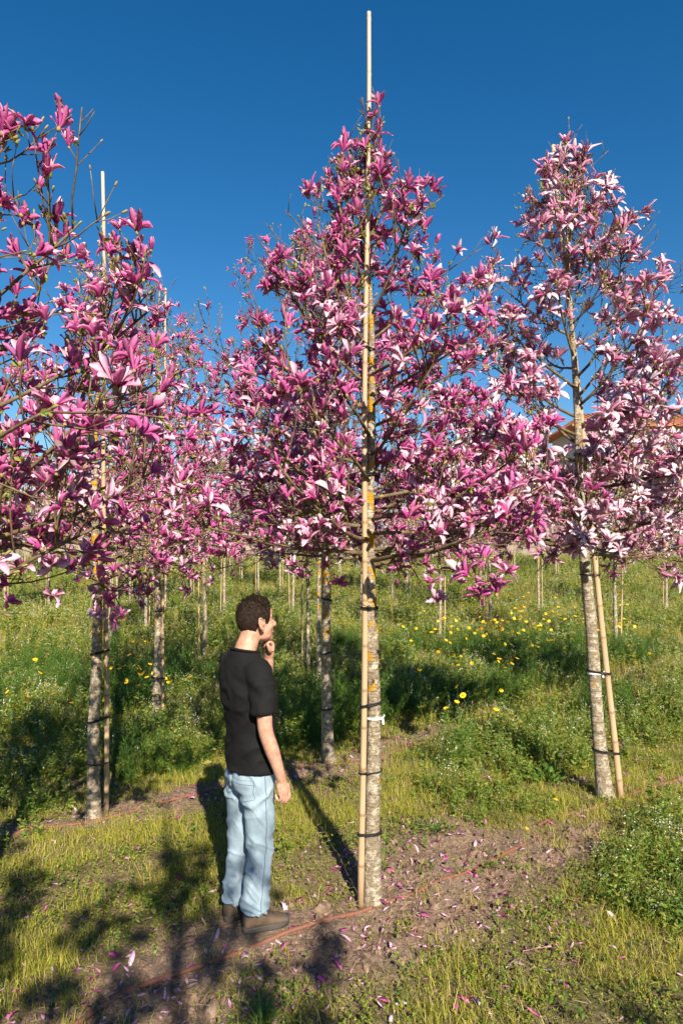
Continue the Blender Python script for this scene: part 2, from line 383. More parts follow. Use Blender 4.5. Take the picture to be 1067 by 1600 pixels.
def _ellips(nu, nv):
    u = np.arange(nu)*2*math.pi/nu; v = np.linspace(-math.pi/2, math.pi/2, nv+2)[1:-1]
    V = np.array([[math.cos(b)*math.cos(a), math.cos(b)*math.sin(a), math.sin(b)] for b in v for a in u]+[[0, 0, -1], [0, 0, 1]])
    i = np.arange(nu); j = (i+1) % nu; b = len(V)-2; l = (nv-1)*nu
    Q = np.concatenate([np.stack([k*nu+i, k*nu+j, (k+1)*nu+j, (k+1)*nu+i], 1) for k in range(nv-1)])
    T = np.concatenate([np.stack([j, i, np.full(nu, b)], 1), np.stack([l+i, l+j, np.full(nu, b+1)], 1)])
    return V, Q, T
def flower(seed, style, rows=6, kind='pink'):
    r = np.random.default_rng(seed); m = MB()
    fr = U(0, 1, r)
    if style == 'bud':
        for i in range(6):
            m.add(*(lambda V, Q, mi, c: (V, Q, None, mi, None, c))(*tepal(r, U(.05, .065, r), .015, .42, -.75, i*math.pi/3+U(-.1, .1, r), rows, .2, 0, .55, fr)))
    else:
        n = {'star': 10, 'goblet': 9, 'loose': 9, 'double': 15}[style]
        if rows <= 3: n = max(7, n-2)
        for i in range(n):
            inner = i % 3 == 0 or i > n*.7
            a = i*2.39996+U(-.25, .25, r)
            if style == 'goblet': p0, cu = (U(.10, .42, r), U(-.2, .6, r)) if inner else (U(.25, .75, r), U(-.2, 1.5, r))
            elif style == 'star': p0, cu = (U(.25, .75, r), U(-.1, 1.0, r)) if inner else (U(.6, 1.3, r), U(-.2, 1.6, r))
            elif style == 'double': p0, cu = (U(.4, .8, r), U(.1, .9, r)) if inner else (U(.9, 1.35, r), U(.3, 1.1, r))
            else: p0, cu = (U(.2, 1.0, r), U(-.3, 1.1, r)) if inner else (U(.8, 1.75, r), U(.0, 1.5, r))
            L = U(.060, .104, r)*(.88 if inner else 1.05); W = U(.0135, .0195, r)*(1.1 if style == 'goblet' else 1)
            V, Q, mi, c = tepal(r, L, W, p0, cu, a, rows, U(-1.2, 1.2, r), U(-.42, .42, r), U(.2, .75, r), (fr*.4+U(0, .6, r)) % 1, .005, U(0, .006, r))
            m.add(V, Q, None, mi, None, c)
        if rows > 4: m.add(*ellips((0, 0, .012), (.006, .006, .014), 6, 3), m=2, c=(0, .9, 0))
    m.add(*ellips((0, 0, -.004), (.0085, .0085, .012), 6 if rows > 4 else 4, 3 if rows > 4 else 2), m=2, c=(0, .45, 0))
    return m
STY = ['star', 'goblet', 'loose', 'goblet', 'goblet', 'goblet', 'goblet', 'star']
FL = {}
for kind, base in (('pink', 100), ('pale', 200)):
    st = STY if kind == 'pink' else ['double', 'loose', 'star', 'double', 'goblet', 'double', 'loose', 'star']
    FL[kind] = [flower(base+i, s) for i, s in enumerate(st)]+[flower(base+40+i, 'bud') for i in range(2)]
FLM = {k: [flower(b_+i, s_, 4) for i, s_ in enumerate(STY)]+[flower(b_+40, 'bud', 4)] for k, b_ in (('pink', 100), ('pale', 200))}
FLO = [flower(300+i, s, 3) for i, s in enumerate(STY)]+[flower(340, 'bud', 3)]
FM = {'pink': [M['p_in'], M['p_out'], M['bud']], 'pale': [M['pp_in'], M['pp_out'], M['bud']], 'white': [M['pw_in'], M['pw_out'], M['bud']]}
FME = {k: [f.mesh('flower_'+k, FM[k]) for f in FL[k]] for k in FL}
def merge_flowers(places, lib, seed):
    m = MB(); r = np.random.default_rng(seed); raws = [f.raw() for f in lib]
    for p, d, s, k in places:
        V, Q, T, qm, tm, c = raws[k % len(raws)]; R, _ = rotm(d, U(0, 6.28, r))
        c = c.copy(); c[:, 1] = (c[:, 1]+U(0, 1, r)) % 1
        m.add(V @ R.T*s+p, Q, T, qm, tm, c)
    return m

# ------------------------------------------------------------------ magnolia trees
def grow(seed, H, zc, prof, lean, r0, n_limb, upright=12, dens=1., droop=0., fexp=1.55):
    r = np.random.default_rng(seed)
    P, Rr = [], []
    for z in np.concatenate([[-.06, .0, .06], np.linspace(.2, H, 22)]):
        ox, oy = lean(z); wob = .012*min(1, z)
        P.append((ox+wob*math.sin(z*3.1+seed), oy+wob*math.cos(z*2.3+seed), z))
        Rr.append(max(.005, r0*np.interp(z, [0, .05, .35, zc, zc+.25*(H-zc), H], [1.55, 1.34, 1.04, .82, .6, .07])))
    P = np.array(P); Rr = np.array(Rr)
    tr = lambda z: np.array([np.interp(z, P[:, 2], P[:, k]) for k in range(3)])
    limbs, tips = [], []
    env = lambda z: float(np.interp(z, list(prof[0])+[H, H+.15], list(prof[1])+[prof[1][-1], .03]))
    up = np.array([0, 0, 1.])
    def twig(m, p, d, L, rad, n=4, sides=4, rise=.25):
        pts = [p]; dd = nrm(d)
        for i in range(n-1):
            dd = nrm(dd+up*rise/n+r.normal(0, .10, 3)); pts.append(pts[-1]+dd*L/(n-1))
        m.add(*tube(pts, np.linspace(rad, rad*.55, n), sides)); return np.array(pts), dd
    for i in range(n_limb):
        f = (i+.5)/n_limb; f = f**fexp
        z0 = zc+(H*.93-zc)*f; az = i*2.39996+r.normal(0, .3)
        el = math.radians(np.interp(f, [0, .3, .6, 1], [1, 14, 34, 62])+r.normal(0, 6))
        reach = np.interp(z0+.25*(1-f)*.8, prof[0], prof[1])*U(.72, 1.06, r)
        L = max(.15, reach/math.cos(min(el+.25, 1.2)))
        m = MB(); base = tr(z0); pts = [np.zeros(3)]; a = az; e = el
        n = 8
        for k in range(n-1):
            e += math.radians(np.interp(f, [0, .4, 1], [26, 34, 16]))/(n-1)+r.normal(0, .07); a += r.normal(0, .10)
            pts.append(pts[-1]+np.array([math.cos(e)*math.cos(a), math.cos(e)*math.sin(a), math.sin(e)])/(n-1))
        pts = np.array(pts); lim = U(.86, 1.02, r)
        for _ in range(30):                     # shorten the limb until its tip stays inside the crown's outline
            tp = base+pts[-1]*L; ax = tr(min(tp[2], H))
            if math.hypot(tp[0]-ax[0], tp[1]-ax[1]) <= env(tp[2]+.12)*lim and tp[2] < H*.985: break
            L *= .94
        pts = base+pts*L; rb = np.interp(f, [0, 1], [.0175, .006])*r0/.05
        m.add(*tube(pts, np.linspace(rb, .0042, n), 6))
        tips.append((pts[-1], nrm(pts[-1]-pts[-2])))
        ns = int(L*10*dens)+3
        for q in range(ns):
            s = U(.16, .98, r) if q else .97
            x = s*(n-1); k = min(int(x), n-2); p = pts[k]*(1-x+k)+pts[k+1]*(x-k); t = nrm(pts[k+1]-pts[k])
            pr = r.normal(0, 1, 3); pr = nrm(pr-t*pr.dot(t))
            d = nrm(t*.55+pr*.75+up*(.35-droop*.3-.22*max(0, 1-f*3)))
            sp, dd = twig(m, p, d, U(.15, .46, r)*min(1, .35+L*.7), .0042, 5, 4)
            tips.append((sp[-1], dd))
            for _ in range(int(r.integers(2, 5))):
                x2 = U(.25, 1, r)*4; k2 = min(int(x2), 3); p2 = sp[k2]*(1-x2+k2)+sp[k2+1]*(x2-k2)
                pr = r.normal(0, 1, 3); t2 = nrm(sp[k2+1]-sp[k2]); pr = nrm(pr-t2*pr.dot(t2))
                tp, d3 = twig(m, p2, nrm(t2*.5+pr*.7+up*(.4-droop*.5-.16*max(0, 1-f*3))), U(.04, .16, r), .0028, 3, 3)
                tips.append((tp[-1], d3))
        for _ in range(int(L*5*dens)):
            x = U(.25, .95, r)*(n-1); k = min(int(x), n-2); p = pts[k]*(1-x+k)+pts[k+1]*(x-k)
            pr = r.normal(0, 1, 3); tp, d3 = twig(m, p, nrm(pr+up*.6), U(.03, .09, r), .003, 3, 3); tips.append((tp[-1], d3))
        limbs.append(m)
    tips = [(p, d) for p, d in tips if p[2] < H+.05 and math.hypot(*(p-tr(min(p[2], H)))[:2]) < env(p[2])*1.12+.05]
    # bare upright shoots that end in buds
    shoots = []; buds = []
    for i in range(upright):
        shoots.append(MB())
        p, d = tips[int(r.integers(len(tips)))]
        if i == 0: p = tr(H); d = up
        sp, dd = twig(shoots[-1], p, nrm(up+r.normal(0, .12, 3)), U(.18, .40, r), .0036, 5, 4, .5)
        buds.append((sp[-1], dd))
        for k in (1, 2, 3): buds.append((sp[k], nrm(dd+r.normal(0, .4, 3))))
    tips.append((tr(H), up))
    return P, Rr, limbs, shoots, tips, buds
def trunk_mb(P, Rr, seed, sides=14, lichen=1.):
    k = np.concatenate([[0], np.cumsum(np.linalg.norm(np.diff(P, axis=0), axis=1))])
    zz = np.linspace(0, k[-1], 90 if sides > 8 else 24); PP = np.stack([np.interp(zz, k, P[:, i]) for i in range(3)], 1); RR = np.interp(zz, k, Rr)
    V, Q, T = tube(PP, RR, sides)
    if sides > 8:
        ang = np.tile(np.arange(sides)/sides*6.283, len(PP)); zr = np.repeat(zz, sides)
        c = np.repeat(PP, sides, 0); o = V[:-2]-c
        f = 1+(fbm(np.cos(ang)*1.6, np.sin(ang)*1.6, zr*6, seed)-.5)*.28+(noise(np.cos(ang)*5, np.sin(ang)*5, zr*24, seed+4)-.5)*.10
        V[:-2] = c+o*f[:, None]
    m = MB(); m.add(V, Q, T, c=np.stack([0*V[:, 0], 0*V[:, 0], np.clip((V[:, 2]-.9)/.8, 0, 1)*lichen], 1)); return m
def leaf_mb(pts, seed, n_each=(2, 4), size=(.016, .034)):
    r = np.random.default_rng(seed); m = MB()
    for p, d in pts:
        for _ in range(int(r.integers(*n_each))):
            L = U(*size, r); R, _ = rotm(nrm(np.asarray(d)+r.normal(0, .8, 3)), U(0, 6.28, r)); wd = L*.27
            V = np.array([(0, 0, 0), (wd, .15*L, .5*L), (0, 0, .55*L), (-wd, .15*L, .5*L), (0, .12*L, L)]) @ R.T+p
            m.add(V, None, [(0, 1, 2), (0, 2, 3), (2, 1, 4), (3, 2, 4)], c=(0, U(0, 1, r), 0))
    return m
def bud_mb(buds, seed):
    r = np.random.default_rng(seed); m = MB()
    for p, d in buds:
        s = U(.7, 1.25, r); R, _ = rotm(d); m.add(*ellips(np.asarray(p)+np.asarray(d)*.01*s, (.0052*s, .0052*s, .014*s), 5, 2, R), c=(0, U(0, 1, r), 0))
    return m
def in_view(p):
    if p[1] < .3: return False
    x = 533.5+p[0]/p[1]*FPX; y = HOR-(p[2]-CAM_Z)/p[1]*FPX
    return -30 < x < 1100 and -30 < y < 1630
def magnolia(loc, label, H, zc, prof, r0, seed, n_limb, n_bloom, kind='pink', lean=lambda z: (0, 0), n_part=300, scale=1., dens=1., droop=0., upright=12, sides=14, group=None, clear=None, lib=None, lichen=1., fexp=1.55, thin=.5):
    r = np.random.default_rng(seed+999)
    root = empty('magnolia_tree', loc, label, 'magnolia', group)
    P, Rr, limbs, shoots, tips, buds = grow(seed, H, zc, prof, lean, r0, n_limb, upright, dens, droop, fexp)
    link('trunk', trunk_mb(P, Rr, seed, sides, lichen).mesh('trunk', M['bark']), root)
    for m in limbs: link('limb', m.mesh('limb', M['branch']), root)
    for m in shoots: link('shoot', m.mesh('shoot', M['branch']), root)
    idx = r.permutation(len(tips)); places = []; rest = []
    for q in idx:
        p, d = tips[q]
        if len(places) >= n_bloom or r.random() < thin*np.clip(((p[2]-zc)/(H-zc)-.35)/.5, 0, 1): rest.append((p, d)); continue
        dd = nrm(d*.55+np.array([0, 0, .75-droop*1.4])+r.normal(0, .40, 3))
        k = int(r.integers(0, 8)) if r.random() > .15 else 8+int(r.integers(0, 2))
        places.append((p, dd, scale*U(.62, 1.15, r), k))
    L = np.array(loc)
    if clear is not None: places = [q for q in places if clear(L+q[0])]
    for p, d in rest: buds.append((p, d))
    link('bud_cluster', bud_mb(buds, seed).mesh('bud_cluster', M['bud']), root)['kind'] = 'stuff'
    lp = [(p+r.normal(0, .012, 3), d) for p, d in [tips[int(q)] for q in r.integers(0, len(tips), int(len(tips)*.6))]]
    link('young_leaves', leaf_mb(lp, seed).mesh('young_leaves', M['leaf']), root)['kind'] = 'stuff'
    vis = sorted([q for q in places if in_view(L+q[0])], key=lambda q: np.linalg.norm(L+q[0]-np.array([0, 0, CAM_Z])))
    ids = {id(q) for q in vis[:n_part]}
    for p, d, s, k in vis[:n_part]:
        o = link('flower', FME[kind][k], root); o.location = p; o.rotation_mode = 'QUATERNION'
        o.rotation_quaternion = rotm(d, U(0, 6.28, r))[1]; o.scale = (s, s, s)
    other = [q for q in places if id(q) not in ids]
    if other: link('blossom_mass', merge_flowers(other, lib or (FLM[kind] if seed in (11, 39) else FLO), seed).mesh('blossom_mass', FM[kind]), root)['kind'] = 'stuff'
    return root, P, Rr
def stake(base, top, r0, label, ties=(), trunk=None, group=None, seed=0, nodes=True, bow=.0):
    """bamboo stake; ties = heights at which a black band holds it to the trunk (root, P, Rr)"""
    r = np.random.default_rng(seed); base = np.array(base, float); top = np.array(top, float)
    v = top-base; L = np.linalg.norm(v); ts = [-.02]; col = [0]
    z = U(.1, .25, r); nz = []
    while z < L: nz.append(z); z += U(.19, .30, r)*(1+.3*z/L)
    S = [(-.03, 0, 0)]
    for q in nz:
        S += [(q-.02, 0, 0), (q-.006, .10, 0), (q, .16, 1), (q+.006, .04, 1), (q+.02, 0, 0)]
    S += [(L, 0, 0)]; S = [s for s in S if s[0] <= L]
    s = np.array([x[0] for x in S]); 
    off = np.stack([np.sin(s/L*math.pi)*bow+np.sin(s*2.1+seed)*.006, np.cos(s*1.7+seed)*.006, 0*s], 1)
    P = v[None]*(s/L)[:, None]+off; R = np.interp(s, [0, L], [r0, r0*.62])*(1+np.array([x[1] for x in S]))
    V, Q, T = tube(P, R, 10)
    c = np.zeros((len(V), 3)); c[:-2, 0] = np.repeat([x[2] for x in S], 10); c[:, 1] = np.clip((V[:, 2]/L-.72)*3.5, 0, 1)
    o = link('bamboo_stake', MB().add(V, Q, T, c=c).mesh('bamboo_stake', M['bamboo']), None, base)
    tag(o, label, 'plant stake', group)
    if trunk:
        root, tp, tr = trunk; loc = np.array(root.location)
        for h in ties:
            h1 = h+U(-.012, .012, r)
            a = np.array([np.interp(h1-0, tp[:, 2], tp[:, k]) for k in range(2)])+loc[:2]; ra = float(np.interp(h1, tp[:, 2], tr))*1.10+.004
            zz = (loc[2]+h1-base[2])/v[2]; b = base[:2]+v[:2]*zz+np.array([np.interp(zz*L, s, off[:, 0]), np.interp(zz*L, s, off[:, 1])]); rb = r0*1.02+.003
            pts = []
            for cc, rr in ((a, ra), (b, rb)):
                for q in np.arange(24)*2*math.pi/24: pts.append(cc+rr*np.array([math.cos(q), math.sin(q)]))
            hull = convex(pts); tilt = U(-.25, .25, r); ctr = np.mean(hull, 0)
            ring = np.array([(x-base[0], y-base[1], loc[2]+h1-base[2]+tilt*(x-ctr[0])) for x, y in hull])
            ring = np.concatenate([ring, ring[:1]]); m = MB()
            for dz in ((-.005, .004) if r.random() < .6 else (0,)): m.add(*tube(ring+[0, 0, dz], .0042, 5))
            k = int(np.argmin(ring[:, 1])); e = ring[k]; m.add(*tube([e, e+[.02, -.012, .008], e+[.05*U(-1, 1, r), -.02, .03]], .0028, 4))
            link('tie', m.mesh('tie', M['tie']), o)
    return o
def convex(p):
    p = sorted(map(tuple, p)); 
    def half(q):
        h = []
        for a in q:
            while len(h) > 1 and (h[-1][0]-h[-2][0])*(a[1]-h[-2][1])-(h[-1][1]-h[-2][1])*(a[0]-h[-2][0]) <= 0: h.pop()
            h.append(a)
        return h
    lo, hi = half(p), half(p[::-1]); return lo[:-1]+hi[:-1]
def white_tag(root, P, Rr, z, name='paper_tag'):
    c = np.array([np.interp(z, P[:, 2], P[:, k]) for k in range(3)]); ra = float(np.interp(z, P[:, 2], Rr))*1.1+.004
    a = np.linspace(0, 2*math.pi, 25); m = MB()
    V = np.concatenate([np.stack([c[0]+ra*np.cos(a), c[1]+ra*np.sin(a), z+dz+0*a], 1) for dz in (-.007, .007)]); k = np.arange(24)
    m.add(V, np.stack([k, k+1, k+26, k+25], 1))
    b = np.array([c[0]+ra*.97, c[1]-ra*.35, z])
    m.add([b+[-.004, -.004, .004], b+[.008, -.004, .004], b+[.013, -.008, -.036], b+[.001, -.008, -.033], b+[.0, -.008, .004], b+[.010, -.01, .022], b+[.016, -.01, .018], b+[.007, -.008, .0]], [(0, 1, 2, 3), (4, 7, 6, 5)])
    link(name, m.mesh(name, M['tag']), root)

# --- the named trees, at the spots where their trunks meet the ground in the photograph
def spot(px, py):
    x, y = at_px(px, py); return (x, y, gz(x, y))
def stake_clear(b, dx, h, p=.82):
    rr = np.random.default_rng(3)
    def f(q):                                   # few blooms sit in front of the stake: it was pushed in from the near side
        xs = b[0]+dx*(q[2]/5.); near = abs(q[0]-xs*q[1]/b[1]) < .055 and q[1] < b[1]+.06
        return not (near and rr.random() < p)
    return f
# the tall tree in the middle
c0 = spot(583, 1408)
prof = ([1.8, 2.0, 2.2, 2.5, 2.8, 3.2, 3.6, 3.85, 4.05, 4.25], [1.12, 1.20, 1.16, 1.02, .86, .66, .50, .36, .20, .07])
t = magnolia(c0, 'tall pink magnolia in the middle with pale lichened trunk and white tag', 4.40, 1.88, prof, .040, 11, 42, 1150, lean=lambda z: (-.006*z, .004*z), scale=.90, thin=.35, upright=14, clear=stake_clear(spot(565, 1412), .040, 3.03))
white_tag(*t, 1.03)
b = spot(565, 1412)
stake(b, (b[0]+.040, b[1]+.02, CAM_Z+(HOR-14)/FPX*b[1]), .0188, 'tallest bamboo stake, tied to the middle magnolia and rising far above it', (.40, .74, 1.10, 1.66, 2.4, 3.1), t, seed=5)
# the leaning tree at the right
c1 = spot(945, 1252)
prof = ([1.7, 1.9, 2.2, 2.8, 3.3, 3.8, 4.3, 4.6, 4.8, 5.0], [1.15, 1.35, 1.32, 1.15, .92, .80, .62, .42, .26, .10])
leanf = lambda z: (-.10*z+.008*z*z, 0.)
t = magnolia(c1, 'leaning pink magnolia at the right with large pale double blooms', 5.08, 1.92, prof, .050, 23, 42, 1080, 'pale', leanf, scale=1.15, droop=.3, upright=9, lichen=.2, thin=.12, clear=stake_clear(spot(968, 1252), -.50, 3.2, .12))
white_tag(*t, .98)
b = spot(968, 1252)
stake(b, (b[0]-.50, b[1]+.08, CAM_Z+(HOR-218)/FPX*b[1]), .026, 'thick bamboo stake slanting left beside the leaning right magnolia', (.36, 1.0, 1.75, 2.7), t, seed=8)
# the near tree whose crown comes in from the left edge
c2 = (-1.66, 2.40, gz(-1.66, 2.40))
prof = ([1.5, 1.8, 2.1, 2.6, 3.0, 3.3, 3.6, 3.8], [.95, 1.15, 1.12, 1.1, 1.08, .85, .45, .15])
t = magnolia(c2, 'nearest magnolia, its large blooms coming in from the left edge', 3.40, 1.72, prof, .040, 39, 40, 950, scale=.86, upright=10, fexp=1.0, thin=.1)
stake((c2[0]+.07, c2[1]-.09, c2[2]), (c2[0]+.03, c2[1]-.05, 4.7), .022, 'bamboo stake of the nearest magnolia beyond the left edge', (.5, 1.2, 2.0), t, seed=9)
# second row
c3 = spot(147, 1281)
prof = ([1.7, 1.9, 2.2, 2.7, 3.2, 3.6, 4.0], [.8, 1.0, 1.0, .86, .66, .42, .10])
t = magnolia(c3, 'magnolia at the left with orange lichen spots on its dark trunk', 4.05, 1.75, prof, .041, 41, 28, 560, lean=lambda z: (.008*z, 0), scale=.86)
b = spot(167, 1276)
stake(b, (b[0]-.04, b[1]+.03, CAM_Z+(HOR-265)/FPX*b[1]), .0195, 'tall bamboo stake beside the orange lichened trunk at the left', (.42, .72, 1.22, 1.72, 2.4), t, seed=12)
c4 = spot(514, 1190)
prof = ([1.7, 1.9, 2.3, 2.8, 3.3, 3.8, 4.3, 4.7, 4.9], [1.1, 1.4, 1.5, 1.5, 1.45, 1.35, 1.15, .6, .2])
t = magnolia(c4, 'wide magnolia standing right behind the man, trunk in dappled shade', 4.85, 1.9, prof, .044, 53, 42, 1000, lean=lambda z: (-.02*z-.018*max(0, z-1.9)**2, 0), scale=.88, upright=16)
b = spot(504, 1186)
stake(b, (b[0]+.02, b[1]+.05, 4.75), .017, 'thin brown stake by the dappled trunk right behind the man', (.5, 1.0, 1.5), t, seed=13)
c5 = spot(245, 1137)
prof = ([1.7, 2.0, 2.4, 2.9, 3.4, 3.9, 4.4, 4.8], [.9, 1.15, 1.25, 1.2, 1.1, .9, .5, .15])
t = magnolia(c5, 'magnolia with straight pale grey trunk between the man and the lichened tree', 4.85, 1.95, prof, .046, 61, 32, 700, lean=lambda z: (.006*z, 0), scale=1.0)
b = spot(254, 1137)
stake(b, (b[0]+.03, b[1]+.05, 4.9), .017, 'bamboo stake tied close to the straight pale grey trunk', (.55, 1.3, 1.8), t, seed=14)
# next tree of the front row, beyond the right edge
c6 = (4.05, 7.0, gz(4.05, 7.0))
prof = ([1.6, 1.9, 2.3, 2.8, 3.3, 3.8, 4.3], [.9, 1.15, 1.3, 1.2, 1.0, .6, .15])
t = magnolia(c6, 'pale pink magnolia half cut off by the right edge', 4.3, 1.75, prof, .043, 71, 30, 640, 'pale', scale=1.05, droop=.3)
stake((c6[0]+.07, c6[1]-.06, c6[2]), (c6[0]+.0, c6[1], 4.15), .017, 'bamboo stake of the pale magnolia at the right edge', (.5, 1.2), t, seed=15)

# --- trees behind the camera: out of the picture, they throw the shade on the foreground
BACK = []
prof = ([1.7, 2.0, 2.4, 3.0, 3.5, 4.0, 4.4], [.8, 1.05, 1.05, 1.0, .85, .5, .12])
t = magnolia((.70, -2.0, gz(.70, -2.0)), 'magnolia behind the viewer that shades the lower left ground', 4.5, 1.85, prof, .05, 83, 24, 400, scale=1.2, n_part=0, lib=FLO, sides=8)
stake((.64, -2.05, gz(.64, -2.05)), (.66, -2.0, 5.0), .022, 'bamboo stake of the magnolia behind the viewer', (.5, 1.2), t, seed=16)
t = magnolia((-.75, -1.85, gz(-.75, -1.85)), 'magnolia behind the viewer beyond the lower left corner', 4.4, 1.85, prof, .05, 87, 24, 380, scale=1.2, n_part=0, lib=FLO, sides=8)
t = magnolia((2.95, -3.45, gz(2.95, -3.45)), 'magnolia behind the viewer at the right', 4.3, 1.85, prof, .05, 89, 20, 220, scale=1.2, n_part=0, lib=FLO, sides=8)

# --- rows further back: shared crowns, a trunk and a stake each
def far_proto(seed, kind, H, n_bloom):
    prof = ([1.5, 1.8, 2.2, 2.7, 3.2, 3.7, H], [.5, .9, 1.05, 1.0, .8, .5, .12])
    P, Rr, limbs, shoots, tips, buds = grow(seed, H, 1.8, prof, lambda z: (0.004*z*math.sin(seed), 0), .034, 22, 8, .8)
    r = np.random.default_rng(seed); places = []
    for q in r.permutation(len(tips))[:n_bloom]:
        p, d = tips[q]; places.append((p, nrm(d*.5+np.array([0, 0, .4])+r.normal(0, .5, 3)), U(.8, 1.15, r), int(r.integers(9))))
    br = MB()
    for m in limbs+shoots:
        V, Q, T, qm, tm, c = m.raw(); br.add(V, Q, T)
    return {'trunk': trunk_mb(P, Rr, seed, 8).mesh('trunk', M['bark']), 'branches': br.mesh('branches', M['branch']),
            'blossom': merge_flowers(places, FLO, seed).mesh('blossom_mass', FM[kind]), 'places': places,
            'young_leaves': leaf_mb([tips[int(q)] for q in r.integers(0, len(tips), 300)], seed, (2, 4), (.03, .055)).mesh('young_leaves', M['leaf'])}
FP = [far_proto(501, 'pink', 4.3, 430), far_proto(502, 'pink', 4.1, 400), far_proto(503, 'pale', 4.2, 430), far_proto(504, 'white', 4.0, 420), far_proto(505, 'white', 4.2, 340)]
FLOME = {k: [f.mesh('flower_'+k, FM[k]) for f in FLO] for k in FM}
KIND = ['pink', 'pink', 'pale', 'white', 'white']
def far_tree(px, py, proto, label, group=None, side=1, sh=4.6, parts=0, seed=0):
    r = np.random.default_rng(int(px*7+py)); x, y = at_px(px, py); z = gz(x, y); s = U(.93, 1.08, r)
    root = empty('magnolia_tree', (x, y, z), label, 'magnolia', group); root.rotation_euler = (0, 0, U(0, 6.28, r)); root.scale = (s, s, s)
    p = FP[proto]
    link('trunk', p['trunk'], root); link('branches', p['branches'], root)
    link('young_leaves', p['young_leaves'], root)['kind'] = 'stuff'
    if parts:
        a = root.rotation_euler[2]; ca, sa = math.cos(a), math.sin(a)
        srt = sorted(p['places'], key=lambda q: q[0][0]*sa+q[0][1]*ca)       # the side towards the viewer first
        for q, d, sz, k in srt[:parts]:
            o = link('flower', FLOME[KIND[proto]][k], root); o.location = q; o.rotation_mode = 'QUATERNION'; o.rotation_quaternion = rotm(d, U(0, 6.28, r))[1]; o.scale = (sz,)*3
        link('blossom_mass', merge_flowers(srt[parts:], FLO, seed+1).mesh('blossom_mass', FM[KIND[proto]]), root)['kind'] = 'stuff'
    else: link('blossom_mass', p['blossom'], root)['kind'] = 'stuff'
    bx = x+side*.085; tp = (z+sh)
    return root, (bx, y-.03, z), (bx+U(-.08, .08, r), y, tp)
mid = [(320, 1033, 1, 'slender magnolia with pale trunk just left of the man’s head', 'stake by the slender pale trunk left of the man’s head', -1, 200),
       (481, 1050, 0, 'magnolia with dark trunk, first trunk right of the man’s shoulder', 'stake by the dark first trunk right of the man’s shoulder', -1, 200),
       (498, 1078, 3, 'magnolia between the dark trunk and the dappled trunk behind the man', 'stake between the dark trunk and the dappled trunk', 1, 150),
       (961, 1026, 2, 'magnolia with dark trunk just right of the leaning stake', 'stake by the dark trunk right of the leaning stake', 1, 200),
       (687, 1004, 0, 'magnolia with blue mark on its thin trunk, nearest behind the low blossoms', 'stake by the thin trunk with the blue mark', 1, 150),
       (172, 1027, 0, 'magnolia whose trunk shows just right of the left stake', 'stake of the magnolia showing right of the left stake', -1, 150)]
for i, (px, py, pr, lb, sl, sd_, n) in enumerate(mid):
    rt, a, b2 = far_tree(px, py, pr, lb, side=sd_, parts=n, seed=700+i, sh=4.75)
    stake(a, b2, .0145, sl.replace('stake', 'bamboo stake', 1), seed=40+i)
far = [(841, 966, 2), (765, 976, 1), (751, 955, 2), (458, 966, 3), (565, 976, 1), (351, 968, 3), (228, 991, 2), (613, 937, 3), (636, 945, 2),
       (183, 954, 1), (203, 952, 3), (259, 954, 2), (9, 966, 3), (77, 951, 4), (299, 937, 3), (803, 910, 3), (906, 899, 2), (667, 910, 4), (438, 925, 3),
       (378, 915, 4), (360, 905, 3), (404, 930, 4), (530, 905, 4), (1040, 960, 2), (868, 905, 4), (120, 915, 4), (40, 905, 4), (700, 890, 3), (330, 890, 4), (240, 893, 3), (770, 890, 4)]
GRP = {0: 'pink magnolias in the far rows', 1: 'pink magnolias in the far rows', 2: 'pale pink magnolias in the far rows', 3: 'white blossoming magnolias in the far rows', 4: 'white blossoming magnolias in the far rows'}
OWN = {(841, 966): 'pale pink magnolia whose trunk rises right behind the yellow daisies, left of the leaning trunk', (765, 976): 'deep pink magnolia with dark thin trunk among the first daisies',
       (751, 955): 'pale pink magnolia just left of the dark thin trunk among the daisies', (458, 966): 'whitish magnolia far back, right above the man\u2019s shoulder', (565, 976): 'deep pink magnolia far back whose trunk shows just left of the middle stake',
       (351, 968): 'whitish magnolia far back touching the back of the man\u2019s head', (228, 991): 'pale pink magnolia far back just left of the straight grey trunk', (636, 945): 'pale pink magnolia far back, second trunk right of the middle tree',
       (613, 937): 'whitish magnolia far back, first trunk right of the middle tree', (183, 954): 'deep pink magnolia far back just right of the left stake', (259, 954): 'pale pink magnolia far back just right of the straight grey trunk',
       (9, 966): 'whitish magnolia far back at the left edge', (77, 951): 'whitish magnolia far back between the left edge and the lichened trunk', (299, 937): 'whitish magnolia far back between the grey trunk and the man',
       (906, 899): 'pale pink magnolia very far back right behind the leaning trunk', (1040, 960): 'pale pink magnolia far back near the right edge', (803, 910): 'whitish magnolia very far back between the daisies and the leaning trunk'}
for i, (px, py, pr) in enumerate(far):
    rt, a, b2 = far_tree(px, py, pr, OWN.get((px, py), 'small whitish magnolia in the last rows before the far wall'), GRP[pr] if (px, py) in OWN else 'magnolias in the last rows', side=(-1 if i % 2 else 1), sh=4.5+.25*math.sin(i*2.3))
    stake(a, b2, .0115, 'thin bamboo stake of a small magnolia in the far rows', group='bamboo stakes in the far rows', seed=100+i)
